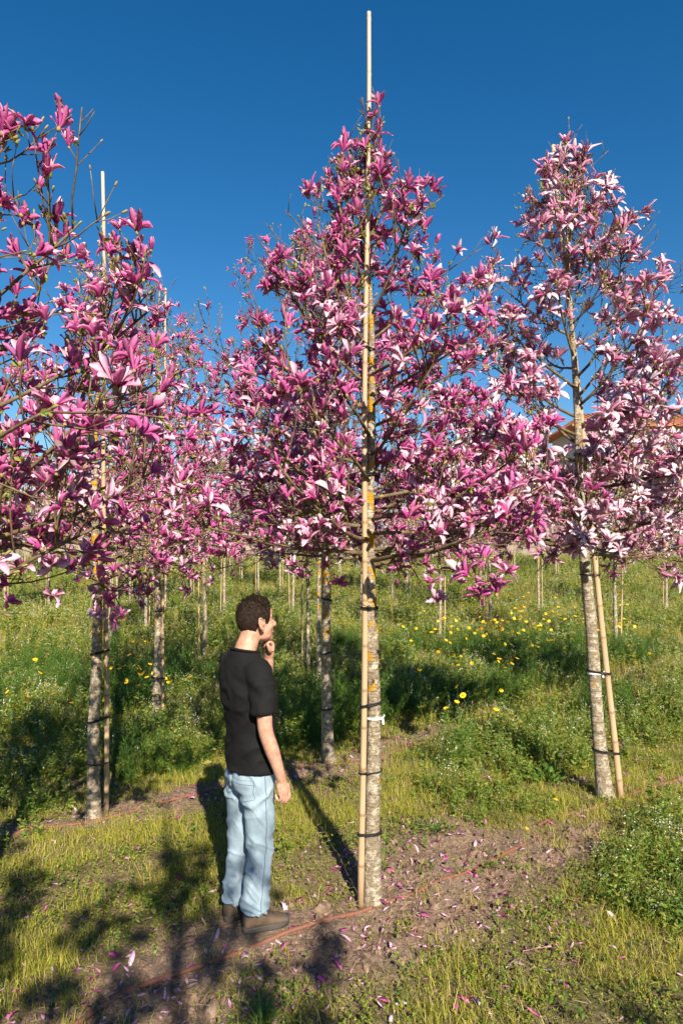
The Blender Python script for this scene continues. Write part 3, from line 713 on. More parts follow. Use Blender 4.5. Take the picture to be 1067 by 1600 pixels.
# ------------------------------------------------------------------ the man
PX, PY, YAW = FEET[0], FEET[1], math.radians(33)
man = empty('person', (PX, PY, gz(PX, PY)), 'man in black t-shirt and light blue jeans looking up, hand at his chin', 'person')
man.rotation_euler = (0, 0, YAW); man.scale = (.985, .985, .985)
def ring_loft(rings, n=24, power=2.3):
    """rings: (centre, half width along y, half depth along x [, tilt])"""
    a = np.arange(n)*2*math.pi/n; V = []
    ca = np.sign(np.cos(a))*np.abs(np.cos(a))**(2/power); sa = np.sign(np.sin(a))*np.abs(np.sin(a))**(2/power)
    for c, hw, hd in rings: V.append(np.stack([c[0]+hd*ca, c[1]+hw*sa, c[2]+0*a], 1))
    V = np.concatenate(V+[np.array([rings[0][0], rings[-1][0]])]); i = np.arange(n); j = (i+1) % n; k = len(rings)
    Q = np.concatenate([np.stack([q*n+i, q*n+j, (q+1)*n+j, (q+1)*n+i], 1) for q in range(k-1)])
    T = np.concatenate([np.stack([j, i, np.full(n, k*n)], 1), np.stack([(k-1)*n+i, (k-1)*n+j, np.full(n, k*n+1)], 1)])
    return V, Q, T
def dense(P, R, n):
    """smooth resampling of a joint chain"""
    P = np.asarray(P, float); R = np.asarray(R, float); s = np.arange(len(P)); q = np.linspace(0, len(P)-1, n)
    out = []; rr = []
    for x in q:
        i = min(int(x), len(P)-2); f = x-i; p0, p1, p2, p3 = P[max(i-1, 0)], P[i], P[i+1], P[min(i+2, len(P)-1)]
        out.append(.5*((2*p1)+(-p0+p2)*f+(2*p0-5*p1+4*p2-p3)*f*f+(-p0+3*p1-3*p2+p3)*f**3)); rr.append(np.interp(x, s, R))
    return np.array(out), np.array(rr)
def chain(P, R, n=14, sides=14):
    p, r = dense(P, R, n); d0, d1 = nrm(p[0]-p[1]), nrm(p[-1]-p[-2])
    p = np.concatenate([[p[0]+d0*r[0]*.8, p[0]+d0*r[0]*.5], p, [p[-1]+d1*r[-1]*.5, p[-1]+d1*r[-1]*.8]]); r = np.concatenate([[r[0]*.55, r[0]*.85], r, [r[-1]*.85, r[-1]*.55]])
    return tube(p, r, sides)
def remesh(mb, name, mats, voxel, smooth=4, disp=None):
    ob = bpy.data.objects.new('tmp', mb.mesh('tmp', [])); C.objects.link(ob)
    md = ob.modifiers.new('r', 'REMESH'); md.mode = 'VOXEL'; md.voxel_size = voxel; md.use_smooth_shade = True
    if smooth: s = ob.modifiers.new('s', 'SMOOTH'); s.iterations = smooth; s.factor = .5
    dg = bpy.context.evaluated_depsgraph_get(); dg.update()
    me = bpy.data.meshes.new_from_object(ob.evaluated_get(dg)); bpy.data.objects.remove(ob)
    me.name = name; me.materials.clear()
    for m in mats: me.materials.append(m)
    if disp:
        n = len(me.vertices); co = np.empty(n*3); no = np.empty(n*3); me.vertices.foreach_get('co', co); me.vertices.foreach_get('normal', no)
        co = co.reshape(-1, 3); co = co+disp(co, no.reshape(-1, 3)); me.vertices.foreach_set('co', co.ravel()); me.update()
    return me
HC = np.array([.035, .0, 1.615])            # centre of the head
HP = math.radians(-3)                       # the head is tipped back a little
def hd(p): 
    p = np.asarray(p, float); c, s = math.cos(HP), math.sin(HP)
    return np.stack([p[..., 0]*c+p[..., 2]*s, p[..., 1], -p[..., 0]*s+p[..., 2]*c], -1)+HC
body = MB()
def hel(c, r, nu=20, nv=14):
    V, Q, T = ellips(c, r, nu, nv); body.add(hd(V), Q, T)
hel((-.012, 0, .03), (.096, .074, .090)); hel((-.05, 0, .005), (.058, .06, .062)); hel((.033, 0, -.03), (.056, .057, .084)); hel((.036, 0, -.074), (.050, .049, .034)); hel((.072, 0, -.097), (.019, .024, .016))
hel((.066, 0, .022), (.021, .050, .016)); hel((.052, .036, -.024), (.028, .026, .026)); hel((.052, -.036, -.024), (.028, .026, .026)); hel((.058, 0, .05), (.03, .05, .035))
V, Q, T = chain([(.080, 0, .016), (.094, 0, -.004), (.108, 0, -.024)], [.008, .0095, .0125], 8, 10); body.add(hd(V), Q, T)
hel((.097, .011, -.029), (.012, .008, .008)); hel((.097, -.011, -.029), (.012, .008, .008))
hel((.066, .031, .010), (.0125, .016, .0075)); hel((.066, -.031, .010), (.0125, .016, .0075)); hel((.083, 0, -.056), (.013, .022, .0075)); hel((.081, 0, -.068), (.013, .020, .008)); hel((.074, 0, -.045), (.02, .022, .014))
body.add(*chain([(-.045, 0, 1.40), (-.03, 0, 1.47), (-.008, 0, 1.53), (.0, 0, 1.58)], [.072, .060, .055, .055], 12, 18))
SH = [-.028, .168, 1.395]
ARM_R = [(-.03, -.165, 1.385), (-.035, -.212, 1.28), (-.035, -.232, 1.16), (-.03, -.238, 1.08), (.005, -.240, .98), (.045, -.236, .87), (.062, -.234, .82)]
body.add(*chain(ARM_R, [.054, .047, .040, .038, .038, .028, .0245], 26, 16))
ARM_L = [(-.03, .165, 1.385), (.02, .215, 1.29), (.085, .225, 1.20), (.13, .20, 1.17), (.15, .14, 1.235), (.138, .07, 1.35), (.130, .045, 1.40)]
body.add(*chain(ARM_L, [.056, .049, .043, .042, .040, .031, .027], 26, 16))
body.add(*ring_loft([((.0, 0, .80), .15, .10), ((0, 0, .95), .14, .095), ((-.01, 0, 1.12), .15, .10), ((-.03, 0, 1.28), .175, .105), ((-.035, 0, 1.38), .16, .085), ((-.035, 0, 1.43), .10, .06)]))
LEGS = {-1: [(.0, -.084, .84), (.006, -.086, .70), (.012, -.086, .56), (.014, -.084, .44), (.002, -.082, .30), (-.012, -.080, .17), (-.016, -.080, .105)],
        1: [(.0, .084, .84), (-.004, .086, .70), (-.012, .087, .56), (-.020, .087, .44), (-.034, .087, .30), (-.046, .087, .17), (-.050, .087, .10)]}
for s in (-1, 1): body.add(*chain([(0, s*.085, .86)]+LEGS[s][1:5]+[np.array(LEGS[s][6])+[0, 0, -.01]], [.076, .066, .054, .046, .042, .038], 18, 14))
# palms
body.add(*chain([(.062, -.234, .825), (.070, -.232, .785), (.078, -.230, .745)], [.024, .027, .026], 8, 12)); body.add(*chain([(.052, -.234, .79), (.06, -.231, .75)], [.02, .021], 5, 10)); body.add(*chain([(.092, -.232, .785), (.098, -.230, .75)], [.018, .018], 5, 10))
body.add(*chain([(.130, .045, 1.40), (.128, .032, 1.432), (.124, .022, 1.455)], [.025, .028, .025], 8, 12))
bm_me = remesh(body, 'body', [M['skin']], .0075, 3)
# fingers and ears, rooted in the same mesh
ex = MB()
for i in range(4):                                     # right hand: loosely closed
    x0 = .052+.0155*i; l = (.9, 1.05, 1.0, .8)[3-i]; z0 = .742+.004*abs(i-1.6)
    ex.add(*chain([(x0, -.236, z0+.01), (x0+.004, -.243, z0-.022*l), (x0+.002, -.228, z0-.045*l), (x0-.004, -.208, z0-.036*l), (x0-.006, -.204, z0-.016*l)], [.0098, .0092, .0088, .0082, .007], 12, 8))
ex.add(*chain([(.098, -.228, .785), (.108, -.214, .757), (.102, -.203, .728), (.09, -.2, .708)], [.0125, .011, .0098, .008], 10, 8))
for i in range(4):                                     # left hand: curled against the chin
    y0 = .040-.0165*i; l = (.8, 1, 1.05, .95)[i]
    y0 += .016; ex.add(*chain([(.132, y0-.004, 1.452), (.133, y0-.006, 1.452+.034*l), (.114, y0-.006, 1.452+.050*l), (.098, y0-.004, 1.452+.036*l), (.100, y0, 1.452+.014*l)], [.0102, .0098, .0092, .0085, .0072], 12, 8))
ex.add(*chain([(.118, .004, 1.44), (.104, -.018, 1.455), (.092, -.028, 1.478), (.084, -.028, 1.495)], [.012, .011, .0098, .008], 10, 8))
for s in (-1, 1):
    q = np.linspace(-2.2, 2.6, 16); rim = np.stack([-.012-.016*np.cos(q)*1.0-.006*np.sin(q), s*(.0745+.010+.006*np.cos(q)), -.004+.031*np.sin(q)*1.0], 1)
    V, Q, T = tube(rim, np.interp(np.arange(16), [0, 4, 12, 15], [.0065, .0045, .004, .004]), 8); ex.add(hd(V), Q, T)
    V, Q, T = ellips((-.010, s*.076, -.004), (.015, .006, .028), 12, 8); ex.add(hd(V), Q, T)
    V, Q, T = ellips((.002, s*.081, -.006), (.006, .006, .009), 8, 6); ex.add(hd(V), Q, T)
    V, Q, T = ellips((-.008, s*.082, -.032), (.008, .005, .009), 8, 6); ex.add(hd(V), Q, T)
n0 = len(bm_me.vertices); co = np.empty(n0*3); bm_me.vertices.foreach_get('co', co)
pq = [tuple(p.vertices) for p in bm_me.polygons]; fin = MB(); fin.add(co.reshape(-1, 3), [p for p in pq if len(p) == 4], [p for p in pq if len(p) == 3])
V, Q, T, qm, tm, c = ex.raw(); fin.add(V, Q, T)
link('body', fin.mesh('body', M['skin']), man)
for s in (-1, 1):
    V, Q, T = ellips((.067, s*.030, .001), (.0112, .0118, .0085), 12, 8); link('eye', MB().add(hd(V), Q, T).mesh('eye', M['eye']), man)
    P = hd(np.array([(.083, s*.014, .022), (.086, s*.026, .028), (.079, s*.042, .027), (.066, s*.052, .021)])); link('eyebrow', MB().add(*tube(P, [.003, .004, .0035, .002], 6)).mesh('eyebrow', M['hair']), man)
P = hd(np.array([(.094, -.0, -.0615), (.091, -.012, -.0615), (.083, -.021, -.062)])); link('lips', MB().add(*tube(np.concatenate([P[::-1], P[1:]*[1, -1, 1]]), .0035, 6)).mesh('lips', M['lip']), man)
# hair
def hair():
    m = MB(); nu, nv = 90, 60; u = np.linspace(0, 2*math.pi, nu, endpoint=False); v = np.linspace(-1.25, math.pi/2-.02, nv)
    Uu, Vv = np.meshgrid(u, v); D = np.stack([np.cos(Vv)*np.cos(Uu), np.cos(Vv)*np.sin(Uu), np.sin(Vv)], -1).reshape(-1, 3)
    cr = np.array([.096, .074, .090]); S = D*cr*np.stack([1+0*D[:, 0], 1-.22*np.clip(-D[:, 2], 0, 1), np.where((D[:, 2] < 0) & (D[:, 0] < .2), 1.30, 1.)], 1)+[-.012, 0, .03]
    x, y, z = S.T
    line = np.interp(x, [-.11, -.06, -.035, -.016, .012, .02, .042, .055, .07, .09], [-.095, -.09, -.062, -.004, .018, -.018, -.016, .05, .078, .092])
    f = np.clip((z-line)/.018, -1, 1)
    top = np.clip((z-.045)/.05, 0, 1)
    curl = fbm(x*85, y*85, z*85, 77, 2)-.42; thick = np.where(f > 0, np.clip(f*1.6, 0, 1)*(.0065+.004*top+np.clip(curl, 0, 1)*(.004+.013*top)), -.012)
    nb = np.clip((-z-.01)/.06, 0, 1)*np.clip((-x-.03)/.04, 0, 1)
    S2 = S+D*thick[:, None]-np.stack([nb*-.006, 0*nb, 0*nb], 1)
    k = (np.arange(nv-1)[:, None]*nu+np.arange(nu)[None]).ravel(); kk = (np.arange(nv-1)[:, None]*nu+(np.arange(nu)[None]+1) % nu).ravel()
    ok = (f[k] > -.6) & (f[kk] > -.6)
    V = np.concatenate([hd(S2), [hd(np.array([-.012, 0, .03+.09+.016]))]])
    l = (nv-1)*nu; i = np.arange(nu)
    m.add(V, np.stack([k, kk, kk+nu, k+nu], 1)[ok], np.stack([l+i, l+(i+1) % nu, np.full(nu, nv*nu)], 1))
    r = np.random.default_rng(5); pool = np.where(f > .5)[0]
    for q in r.choice(pool, 1500):
        p = S2[q]; t = top[q]; L = .004+.009*t; R, _ = rotm(nrm(D[q]+r.normal(0, .35, 3)), U(0, 6.28, r)); a = np.linspace(0, U(1.5, 4.2, r), 5)
        P = np.stack([L*.45*np.sin(a), L*.45*(1-np.cos(a)), L*a/3-.003], 1) @ R.T+p
        m.add(*tube(hd(P), np.linspace(.0019, .0011, 5), 3))
    return m
link('hair', hair().mesh('hair', M['hair']), man)
# t-shirt
shirt = MB()
shirt.add(*ring_loft([((.010, 0, .835), .180, .136), ((.009, 0, .90), .172, .129), ((.006, 0, 1.0), .162, .116), ((-.004, 0, 1.1), .164, .115), ((-.018, 0, 1.2), .176, .119), ((-.03, 0, 1.29), .186, .119), ((-.036, 0, 1.36), .186, .107), ((-.038, 0, 1.405), .162, .093), ((-.038, 0, 1.44), .115, .078), ((-.036, 0, 1.468), .082, .071)], 40))
for s, A in ((-1, ARM_R), (1, ARM_L)):
    A = np.array(A); e = A[2]*.88+A[1]*.12 if s < 0 else A[2]*.75+A[1]*.25
    p = [A[0]+[.0, -s*.03, -.005], A[0]*.6+A[1]*.4, A[1]*.55+A[2]*.45, e]
    pp, rr = dense(p, [.080, .070, .062, .060], 14); shirt.add(*tube(pp, rr, 22))
def shirt_disp(co, no):
    x, y, z = co.T; d = (fbm(x*7+z*3, y*7-z*5, z*7, 21, 3)-.5)*.026
    back = np.clip(-(x+.02)/.08, 0, 1)
    d = d+back*np.clip((1.3-z)/.3, 0, 1)*(np.sin((y*1.0+z*.35)*36+fbm(x*4, y*4, z*5, 9)*7)*.0045)
    d = d+np.clip((1.12-z)/.25, 0, 1)*(np.sin(z*52+y*22+fbm(x*5, y*5, z*3, 15)*9)*.0042)
    d = d+np.exp(-((z-1.30)/.09)**2)*np.clip(np.abs(y)/.2, 0, 1)*np.sin((x+z)*70+fbm(x*6, y*6, z*6, 33)*6)*.0035
    wx = fbm(x*4, y*4, z*4, 23)*1.5
    d = d+(1-np.abs(2*noise(x*6+wx*2, y*6+z*7+wx, z*9+y*5+wx*2, 24)-1))**3*.011*np.clip((1.42-z)/.15, 0, 1)
    return no*d[:, None]
me = remesh(shirt, 't_shirt', [M['shirt']], .0075, 5, shirt_disp)
tee = link('t_shirt', me, man)
q = np.linspace(0, 2*math.pi, 30); link('collar', MB().add(*tube(np.stack([-.034+.071*np.cos(q), .081*np.sin(q), 1.468-.012*np.cos(q)], 1), .007, 8)).mesh('collar', M['shirt']), tee)
# jeans
jn = MB()
jn.add(*ring_loft([((.0, 0, .735), .142, .100), ((.0, 0, .78), .163, .118), ((-.002, 0, .83), .158, .114), ((.006, 0, .90), .148, .104), ((.01, 0, .95), .145, .100)], 36))
for s in (-1, 1):
    pp, rr = dense(LEGS[s], [.088, .088, .077, .069, .066, .068, .072], 24); shirt_ = tube(pp, rr, 24); jn.add(*shirt_)
def jean_disp(co, no):
    x, y, z = co.T; d = (fbm(x*8, y*8, z*6, 41, 3)-.5)*.017
    kn = np.exp(-((z-.46)/.13)**2); hem = np.clip((.30-z)/.16, 0, 1); seat = np.exp(-((z-.70)/.07)**2)
    ph = fbm(x*5, y*5, z*5, 51)*8
    wx = fbm(x*4, y*4, z*4, 52)*1.2
    rg = lambda a, sd: 1-np.abs(2*noise(x*5+wx*2, y*5+a*np.sign(y)*z, z*19+wx*4+a*x*6, sd)-1)
    d = d+kn*(rg(2, 60)**3-.3)*.013+hem*(rg(3, 61)**3-.3)*.024+seat*(rg(-4, 62)**3-.3)*.016+(rg(5, 63)**3-.3)*.007+(fbm(x*22+z*9, y*22, z*20, 58, 2)-.5)*.008
    d = d-np.exp(-(y/.011)**2)*np.exp(-((z-.80)/.08)**2)*np.clip(-x/.05, 0, 1)*.012
    return no*d[:, None]
me = remesh(jn, 'jeans', [M['denim']], .006, 3, jean_disp); jeans = link('jeans', me, man)
V = np.empty(len(me.vertices)*3); me.vertices.foreach_get('co', V); V = V.reshape(-1, 3)
bvh = BVHTree.FromPolygons([tuple(v) for v in V], [tuple(p.vertices) for p in me.polygons])
def onto(p, d, off=.002):
    h = bvh.ray_cast(Vector(p), Vector(d)); 
    return np.array(h[0])+np.array(h[1])*off if h[0] is not None else None
def drape_line(ps, d, off=.001):
    out = [onto(p, d, off) for p in ps]; return np.array([o for o in out if o is not None])
L = drape_line([(-.4, 0.0, z) for z in np.linspace(.72, .82, 14)], (1, 0, 0)); link('back_seam', MB().add(*tube(L, .0018, 4)).mesh('back_seam', M['stitch']), jeans)
for s in (-1, 1):                                      # side seams and back pockets
    L = drape_line([(np.interp(z, [.1, .45, .85], [-.02 if s < 0 else -.05, .014 if s < 0 else -.02, 0]), s*.4, z) for z in np.linspace(.12, .83, 46)], (0, -s, 0))
    if len(L) > 3: link('side_seam', MB().add(*tube(L, .0019, 4)).mesh('side_seam', M['stitch']), jeans)
    py = s*.088; edge = [(py-.062, .808), (py+.062, .808), (py+.058, .712), (py, .690), (py-.058, .712), (py-.062, .808)]
    pts = []
    for (a, b2), (c_, d_) in zip(edge[:-1], edge[1:]):
        for t_ in np.linspace(0, 1, 9)[:-1]: pts.append((-.4, a+(c_-a)*t_, b2+(d_-b2)*t_))
    L = drape_line(pts+pts[:1], (1, 0, 0), .0015)
    G = MB(); ny, nz_ = 11, 11; ok = []; g = []
    for iz in range(nz_):
        for iy in range(ny):
            ty, tz = iy/(ny-1), iz/(nz_-1); zz = .808-.096*tz-.02*tz*(1-abs(2*ty-1)); yy = py+(ty*2-1)*(.061-.003*tz)
            o = onto((-.4, yy, zz), (1, 0, 0), .0035); g.append(o if o is not None else (0, yy, zz))
    k = (np.arange(nz_-1)[:, None]*ny+np.arange(ny-1)[None]).ravel(); G.add(g, np.stack([k, k+ny, k+ny+1, k+1], 1))
    pk = link('back_pocket', G.mesh('back_pocket', M['denim']), jeans)
    m = MB(); m.add(*tube(L, .0017, 4))
    L2 = drape_line([(-.4, py+t_*.058, .788) for t_ in np.linspace(-1, 1, 10)], (1, 0, 0), .004); m.add(*tube(L2, .0014, 4))
    V, Q, T, qm, tm, c = m.raw(); o_ = MB().add(V, Q, T); 
    st = link('pocket_stitching', o_.mesh('pocket_stitching', M['stitch']), jeans)
for s in (-1, 1):                                      # rolled hems
    c_ = np.array(LEGS[s][-1]); q = np.linspace(0, 2*math.pi, 28); link('hem', MB().add(*tube(np.stack([c_[0]+.067*np.cos(q), c_[1]+.067*np.sin(q), c_[2]+.012+.006*np.sin(q*3+s)], 1), .0085, 6)).mesh('hem', M['denim']), jeans)
# shoes
def shoe(cx, cy, yaw):
    def ring(x, hw, top, bot=.02, n=20):
        a = np.arange(n)*2*math.pi/n; return np.stack([np.full(n, x), hw*np.sign(np.cos(a))*np.abs(np.cos(a))**.75, bot+(top-bot)*(.5+.5*np.sign(np.sin(a))*np.abs(np.sin(a))**.75)], 1)
    prof_ = [(-.085, .022, .075), (-.08, .034, .098), (-.05, .042, .112), (-.01, .044, .112), (.03, .045, .098), (.07, .049, .078), (.11, .052, .064), (.145, .048, .054), (.17, .036, .046), (.183, .018, .036)]
    rs = np.array([ring(*p) for p in prof_]); n = 20; V = rs.reshape(-1, 3); i = np.arange(n); j = (i+1) % n; k = len(rs)
    V = np.concatenate([V, [rs[0].mean(0), rs[-1].mean(0)]])
    Q = np.concatenate([np.stack([q*n+j, q*n+i, (q+1)*n+i, (q+1)*n+j], 1) for q in range(k-1)]); T = np.concatenate([np.stack([i, j, np.full(n, k*n)], 1), np.stack([(k-1)*n+j, (k-1)*n+i, np.full(n, k*n+1)], 1)])
    ca, sa = math.cos(yaw), math.sin(yaw); R = np.array([[ca, sa, 0], [-sa, ca, 0], [0, 0, 1]])
    tf = lambda v: (np.asarray(v, float)*[.92, .93, .95]) @ R+[cx, cy, 0]
    o = link('shoe', MB().add(tf(V), Q, T).mesh('shoe', M['shoe']), man)
    t = np.linspace(0, 2*math.pi, 40, endpoint=False); ox = .05+.142*np.cos(t); oy = (.050+.006*np.cos(t)-.008*np.exp(-((ox-.03)/.04)**2))*np.sign(np.sin(t))*np.abs(np.sin(t))**.7
    zz = [-.004, .012, .026, .030]; Vs = np.concatenate([np.stack([ox*(1 if q else .98), oy*(1.0 if q < 2 else .99), zz[q]+.012*np.clip((ox-.13)/.06, 0, 1)*(1 if q > 1 else .8)], 1) for q in range(4)]); k = 40; i = np.arange(k); j = (i+1) % k
    Vs = np.concatenate([Vs, [(.05, 0, -.004), (.05, 0, .030)]])
    link('outsole', MB().add(tf(Vs), np.concatenate([np.stack([q*k+i, q*k+j, (q+1)*k+j, (q+1)*k+i], 1) for q in range(3)]), np.concatenate([np.stack([j, i, np.full(k, 4*k)], 1), np.stack([3*k+i, 3*k+j, np.full(k, 4*k+1)], 1)])).mesh('outsole', M['sole']), o)
    for q in range(4):
        x = .035+.019*q; top = np.interp(x, [p[0] for p in prof_], [p[2] for p in prof_])
        a = np.linspace(-1, 1, 7); link('lace', MB().add(*tube(tf(np.stack([x+.008*a, .024*a, top+.001-.010*a*a], 1)), .0026, 5)).mesh('lace', M['lace']), o)
    V, Q, T = ellips((.158, 0, .030), (.029, .046, .021), 14, 8); link('toe_cap', MB().add(tf(V), Q, T).mesh('toe_cap', M['sole']), o)
shoe(.0, -.084, math.radians(-8)); shoe(-.036, .090, math.radians(10))
# ------------------------------------------------------------------ ground cover (scattered plants), soil crumbs, petals
def blade(m, r, L, wd, az, tilt, bend, p=(0, 0, 0), mi=0, seg=3):
    t = np.linspace(0, 1, seg+1); ang = tilt+bend*t; ds = L/seg
    rr = np.concatenate([[0], np.cumsum(np.sin(ang[:-1])*ds)]); zz = np.concatenate([[0], np.cumsum(np.cos(ang[:-1])*ds)])
    ca, sa = math.cos(az), math.sin(az); wv = wd*(1-t**1.6*.92)
    c = np.stack([rr*ca, rr*sa, zz], 1)+p; l = np.array([-sa, ca, 0])
    V = np.concatenate([c+l*wv[:, None], c-l*wv[:, None]]); k = np.arange(seg); n = seg+1
    m.add(V, np.stack([k, k+n, k+n+1, k+1], 1), m=mi, c=(0, U(0, 1, r), 0))
def leaf(m, r, p, d, L, wd, mi=0, bend=.3):
    R, _ = rotm(d, U(0, 6.28, r))
    V = np.array([(0, 0, 0), (wd, -bend*.3*L, .35*L), (0, 0, .4*L), (-wd, -bend*.3*L, .35*L), (wd*.7, -bend*.6*L+.0, .72*L), (0, -bend*.35*L, .75*L), (-wd*.7, -bend*.6*L, .72*L), (0, -bend*L, L)]) @ R.T+p
    m.add(V, [(2, 1, 4, 5), (3, 2, 5, 6)], [(0, 1, 2), (0, 2, 3), (5, 4, 7), (6, 5, 7)], m=mi, c=(0, U(0, 1, r), 0))
def tuft_grass(seed, mats, n, L, wd=.0018, spread=.05):
    r = np.random.default_rng(seed); m = MB()
    for _ in range(n): blade(m, r, U(*L, r), wd*U(.7, 1.4, r), U(0, 6.28, r), U(.05, 1.05, r), U(.2, 1.5, r), (r.normal(0, spread), r.normal(0, spread), -.008), int(r.integers(len(mats))))
    return m.mesh('tuft', mats)
def tuft_creep(seed, mats, n, h, size, spread=.07):
    r = np.random.default_rng(seed); m = MB()
    for _ in range(n):
        x, y = r.normal(0, spread, 2); H = U(*h, r); top = np.array([x+r.normal(0, .02), y+r.normal(0, .02), H])
        for k in range(int(r.integers(5, 9))):
            t = U(.2, 1, r); p = np.array([x, y, 0])*(1-t)+top*t; leaf(m, r, p, nrm(r.normal(0, 1, 3)+[0, 0, .5]), U(*size, r), U(*size, r)*.32, int(r.integers(len(mats))))
    return m.mesh('tuft', mats)
def tuft_weed(seed, mats, n, h, size, spread=.10, feather=False, white=0):
    r = np.random.default_rng(seed); m = MB(); mm = mats+[M['white_fl']]
    for _ in range(n):
        x, y = r.normal(0, spread, 2); H = U(*h, r); a = U(0, 6.28, r); ln = U(0, .35, r)*H
        st = np.array([(x, y, -.01), (x+ln*.3*math.cos(a), y+ln*.3*math.sin(a), H*.5), (x+ln*math.cos(a), y+ln*math.sin(a), H)])
        m.add(*tube(st, [.0025, .002, .001], 3), m=0, c=(0, U(0, 1, r), 0))
        nl = int(H/ (.018 if not feather else .012))
        for k in range(nl):
            t = (k+.5)/nl; p = st[0]*(1-t)+st[2]*t+(st[1]-(st[0]+st[2])/2)*4*t*(1-t); az = k*2.4+a; e = U(.1, .8, r)
            d = nrm([math.cos(az), math.sin(az), e]); s = U(*size, r)*(1.15-.6*t)
            if feather:
                blade(m, r, s*1.3, .0028, az, 1.2-e, .5, p, int(r.integers(len(mats))), 2)
                for q in (.35, .6, .85):
                    for sg in (-.8, .8): blade(m, r, s*.5, .0024, az+sg, 1.0-e*.5, .3, p+d*s*q, int(r.integers(len(mats))), 1)
            else: leaf(m, r, p, d, s, s*U(.16, .26, r), int(r.integers(len(mats))), U(.1, .5, r))
        if white and r.random() < white:
            for k in range(int(r.integers(4, 9))):
                p = st[2]+r.normal(0, .016, 3)+[0, 0, .01]; R, _ = rotm(nrm(r.normal(0, .6, 3)+[0, 0, 1])); s = U(.004, .0075, r)
                m.add(np.array([(s, 0, 0), (0, s*.45, .001), (-s, 0, 0), (0, -s*.45, .001)]) @ R.T+p, [(0, 1, 2, 3)], m=len(mats)); m.add(np.array([(0, s, 0), (-s*.45, 0, .002), (0, -s, 0), (s*.45, 0, .002)]) @ R.T+p, [(0, 1, 2, 3)], m=len(mats))
    return m.mesh('tuft', mm)
def crumb(seed, s=1.):
    r = np.random.default_rng(seed); V, Q, T = ellips((0, 0, 0), (1, U(.6, 1, r), U(.45, .8, r)), 7, 4); V *= (1+(noise(V[:, 0]*2.6, V[:, 1]*2.6, V[:, 2]*2.6, seed)-.5)*1.5)[:, None]
    return MB().add(V*.012, Q, T).mesh('crumb', M['clod'], False)
def scatter(name, pts, rotz, scl, vid, meshes, label, cat):
    """one object of kind stuff: plants instanced on scattered points by geometry nodes"""
    col = bpy.data.collections.new(name+'_plants')
    for i, me in enumerate(meshes):
        o = bpy.data.objects.new('%s_%02d' % (name, i), me); col.objects.link(o)
    me = bpy.data.meshes.new(name); me.vertices.add(len(pts)); me.vertices.foreach_set('co', np.asarray(pts, float).ravel())
    a = me.attributes.new('rot', 'FLOAT_VECTOR', 'POINT'); a.data.foreach_set('vector', np.asarray(rotz, float).ravel())
    a = me.attributes.new('scl', 'FLOAT', 'POINT'); a.data.foreach_set('value', np.asarray(scl, float))
    a = me.attributes.new('vid', 'INT', 'POINT'); a.data.foreach_set('value', np.asarray(vid, np.int32))
    o = link(name, me); tag(o, label, cat, None, 'stuff')
    ng = bpy.data.node_groups.new(name, 'GeometryNodeTree')
    ng.interface.new_socket('Geometry', in_out='INPUT', socket_type='NodeSocketGeometry'); ng.interface.new_socket('Geometry', in_out='OUTPUT', socket_type='NodeSocketGeometry')
    gi = ng.nodes.new('NodeGroupInput'); go = ng.nodes.new('NodeGroupOutput'); ip = ng.nodes.new('GeometryNodeInstanceOnPoints'); ci = ng.nodes.new('GeometryNodeCollectionInfo')
    ci.inputs['Collection'].default_value = col; ci.inputs['Separate Children'].default_value = True; ci.inputs['Reset Children'].default_value = True
    ip.inputs['Pick Instance'].default_value = True
    def na(nm, ty):
        n = ng.nodes.new('GeometryNodeInputNamedAttribute'); n.data_type = ty; n.inputs['Name'].default_value = nm; return n.outputs['Attribute']
    ng.links.new(gi.outputs[0], ip.inputs['Points']); ng.links.new(ci.outputs[0], ip.inputs['Instance']); ng.links.new(na('vid', 'INT'), ip.inputs['Instance Index'])
    ng.links.new(na('rot', 'FLOAT_VECTOR'), ip.inputs['Rotation']); ng.links.new(na('scl', 'FLOAT'), ip.inputs['Scale']); ng.links.new(ip.outputs[0], go.inputs[0])
    o.modifiers.new('scatter', 'NODES').node_group = ng
    return o
def wedge(n, y0, y1, r, margin=.6, power=1.):
    """random points in the part of the ground that the picture can see, plus a margin"""
    y = y0+(y1-y0)*r.random(n)**power; x = (r.random(n)*2-1)*(y*.5*1.12+margin); return x, y
def lush_mask(x, y):
    n = x*ROW_N[0]+y*ROW_N[1]; u = x*ROW_U[0]+y*ROW_U[1]; wob = (fbm(x*.9, y*.9, 0, 61)-.5)*1.6
    a = np.clip((u-3.45+wob*.6)/.5, 0, 1)*np.clip((2.55-n+wob*.25)/.3, 0, 1)                 # lower right
    b = np.clip((n-5.45+wob*.3)/.35, 0, 1)*np.clip((10.2-n+wob)/1., 0, 1)               # beyond the second row
    c = np.clip((u-4.5+wob*.5)/.6, 0, 1)*np.clip((n-3.35)/.3, 0, 1)*np.clip((4.8-n)/.3, 0, 1)
    d = np.clip((.55-np.hypot(x-1.05, y-5.35)+wob*.15)/.25, 0, 1)
    e = np.clip((-1.95-x+wob*.5)/.5, 0, 1)*np.clip((y-3.4)/.5, 0, 1)*.55                # along the left edge
    return np.maximum.reduce([a, b, c, d, e])
r = np.random.default_rng(77)
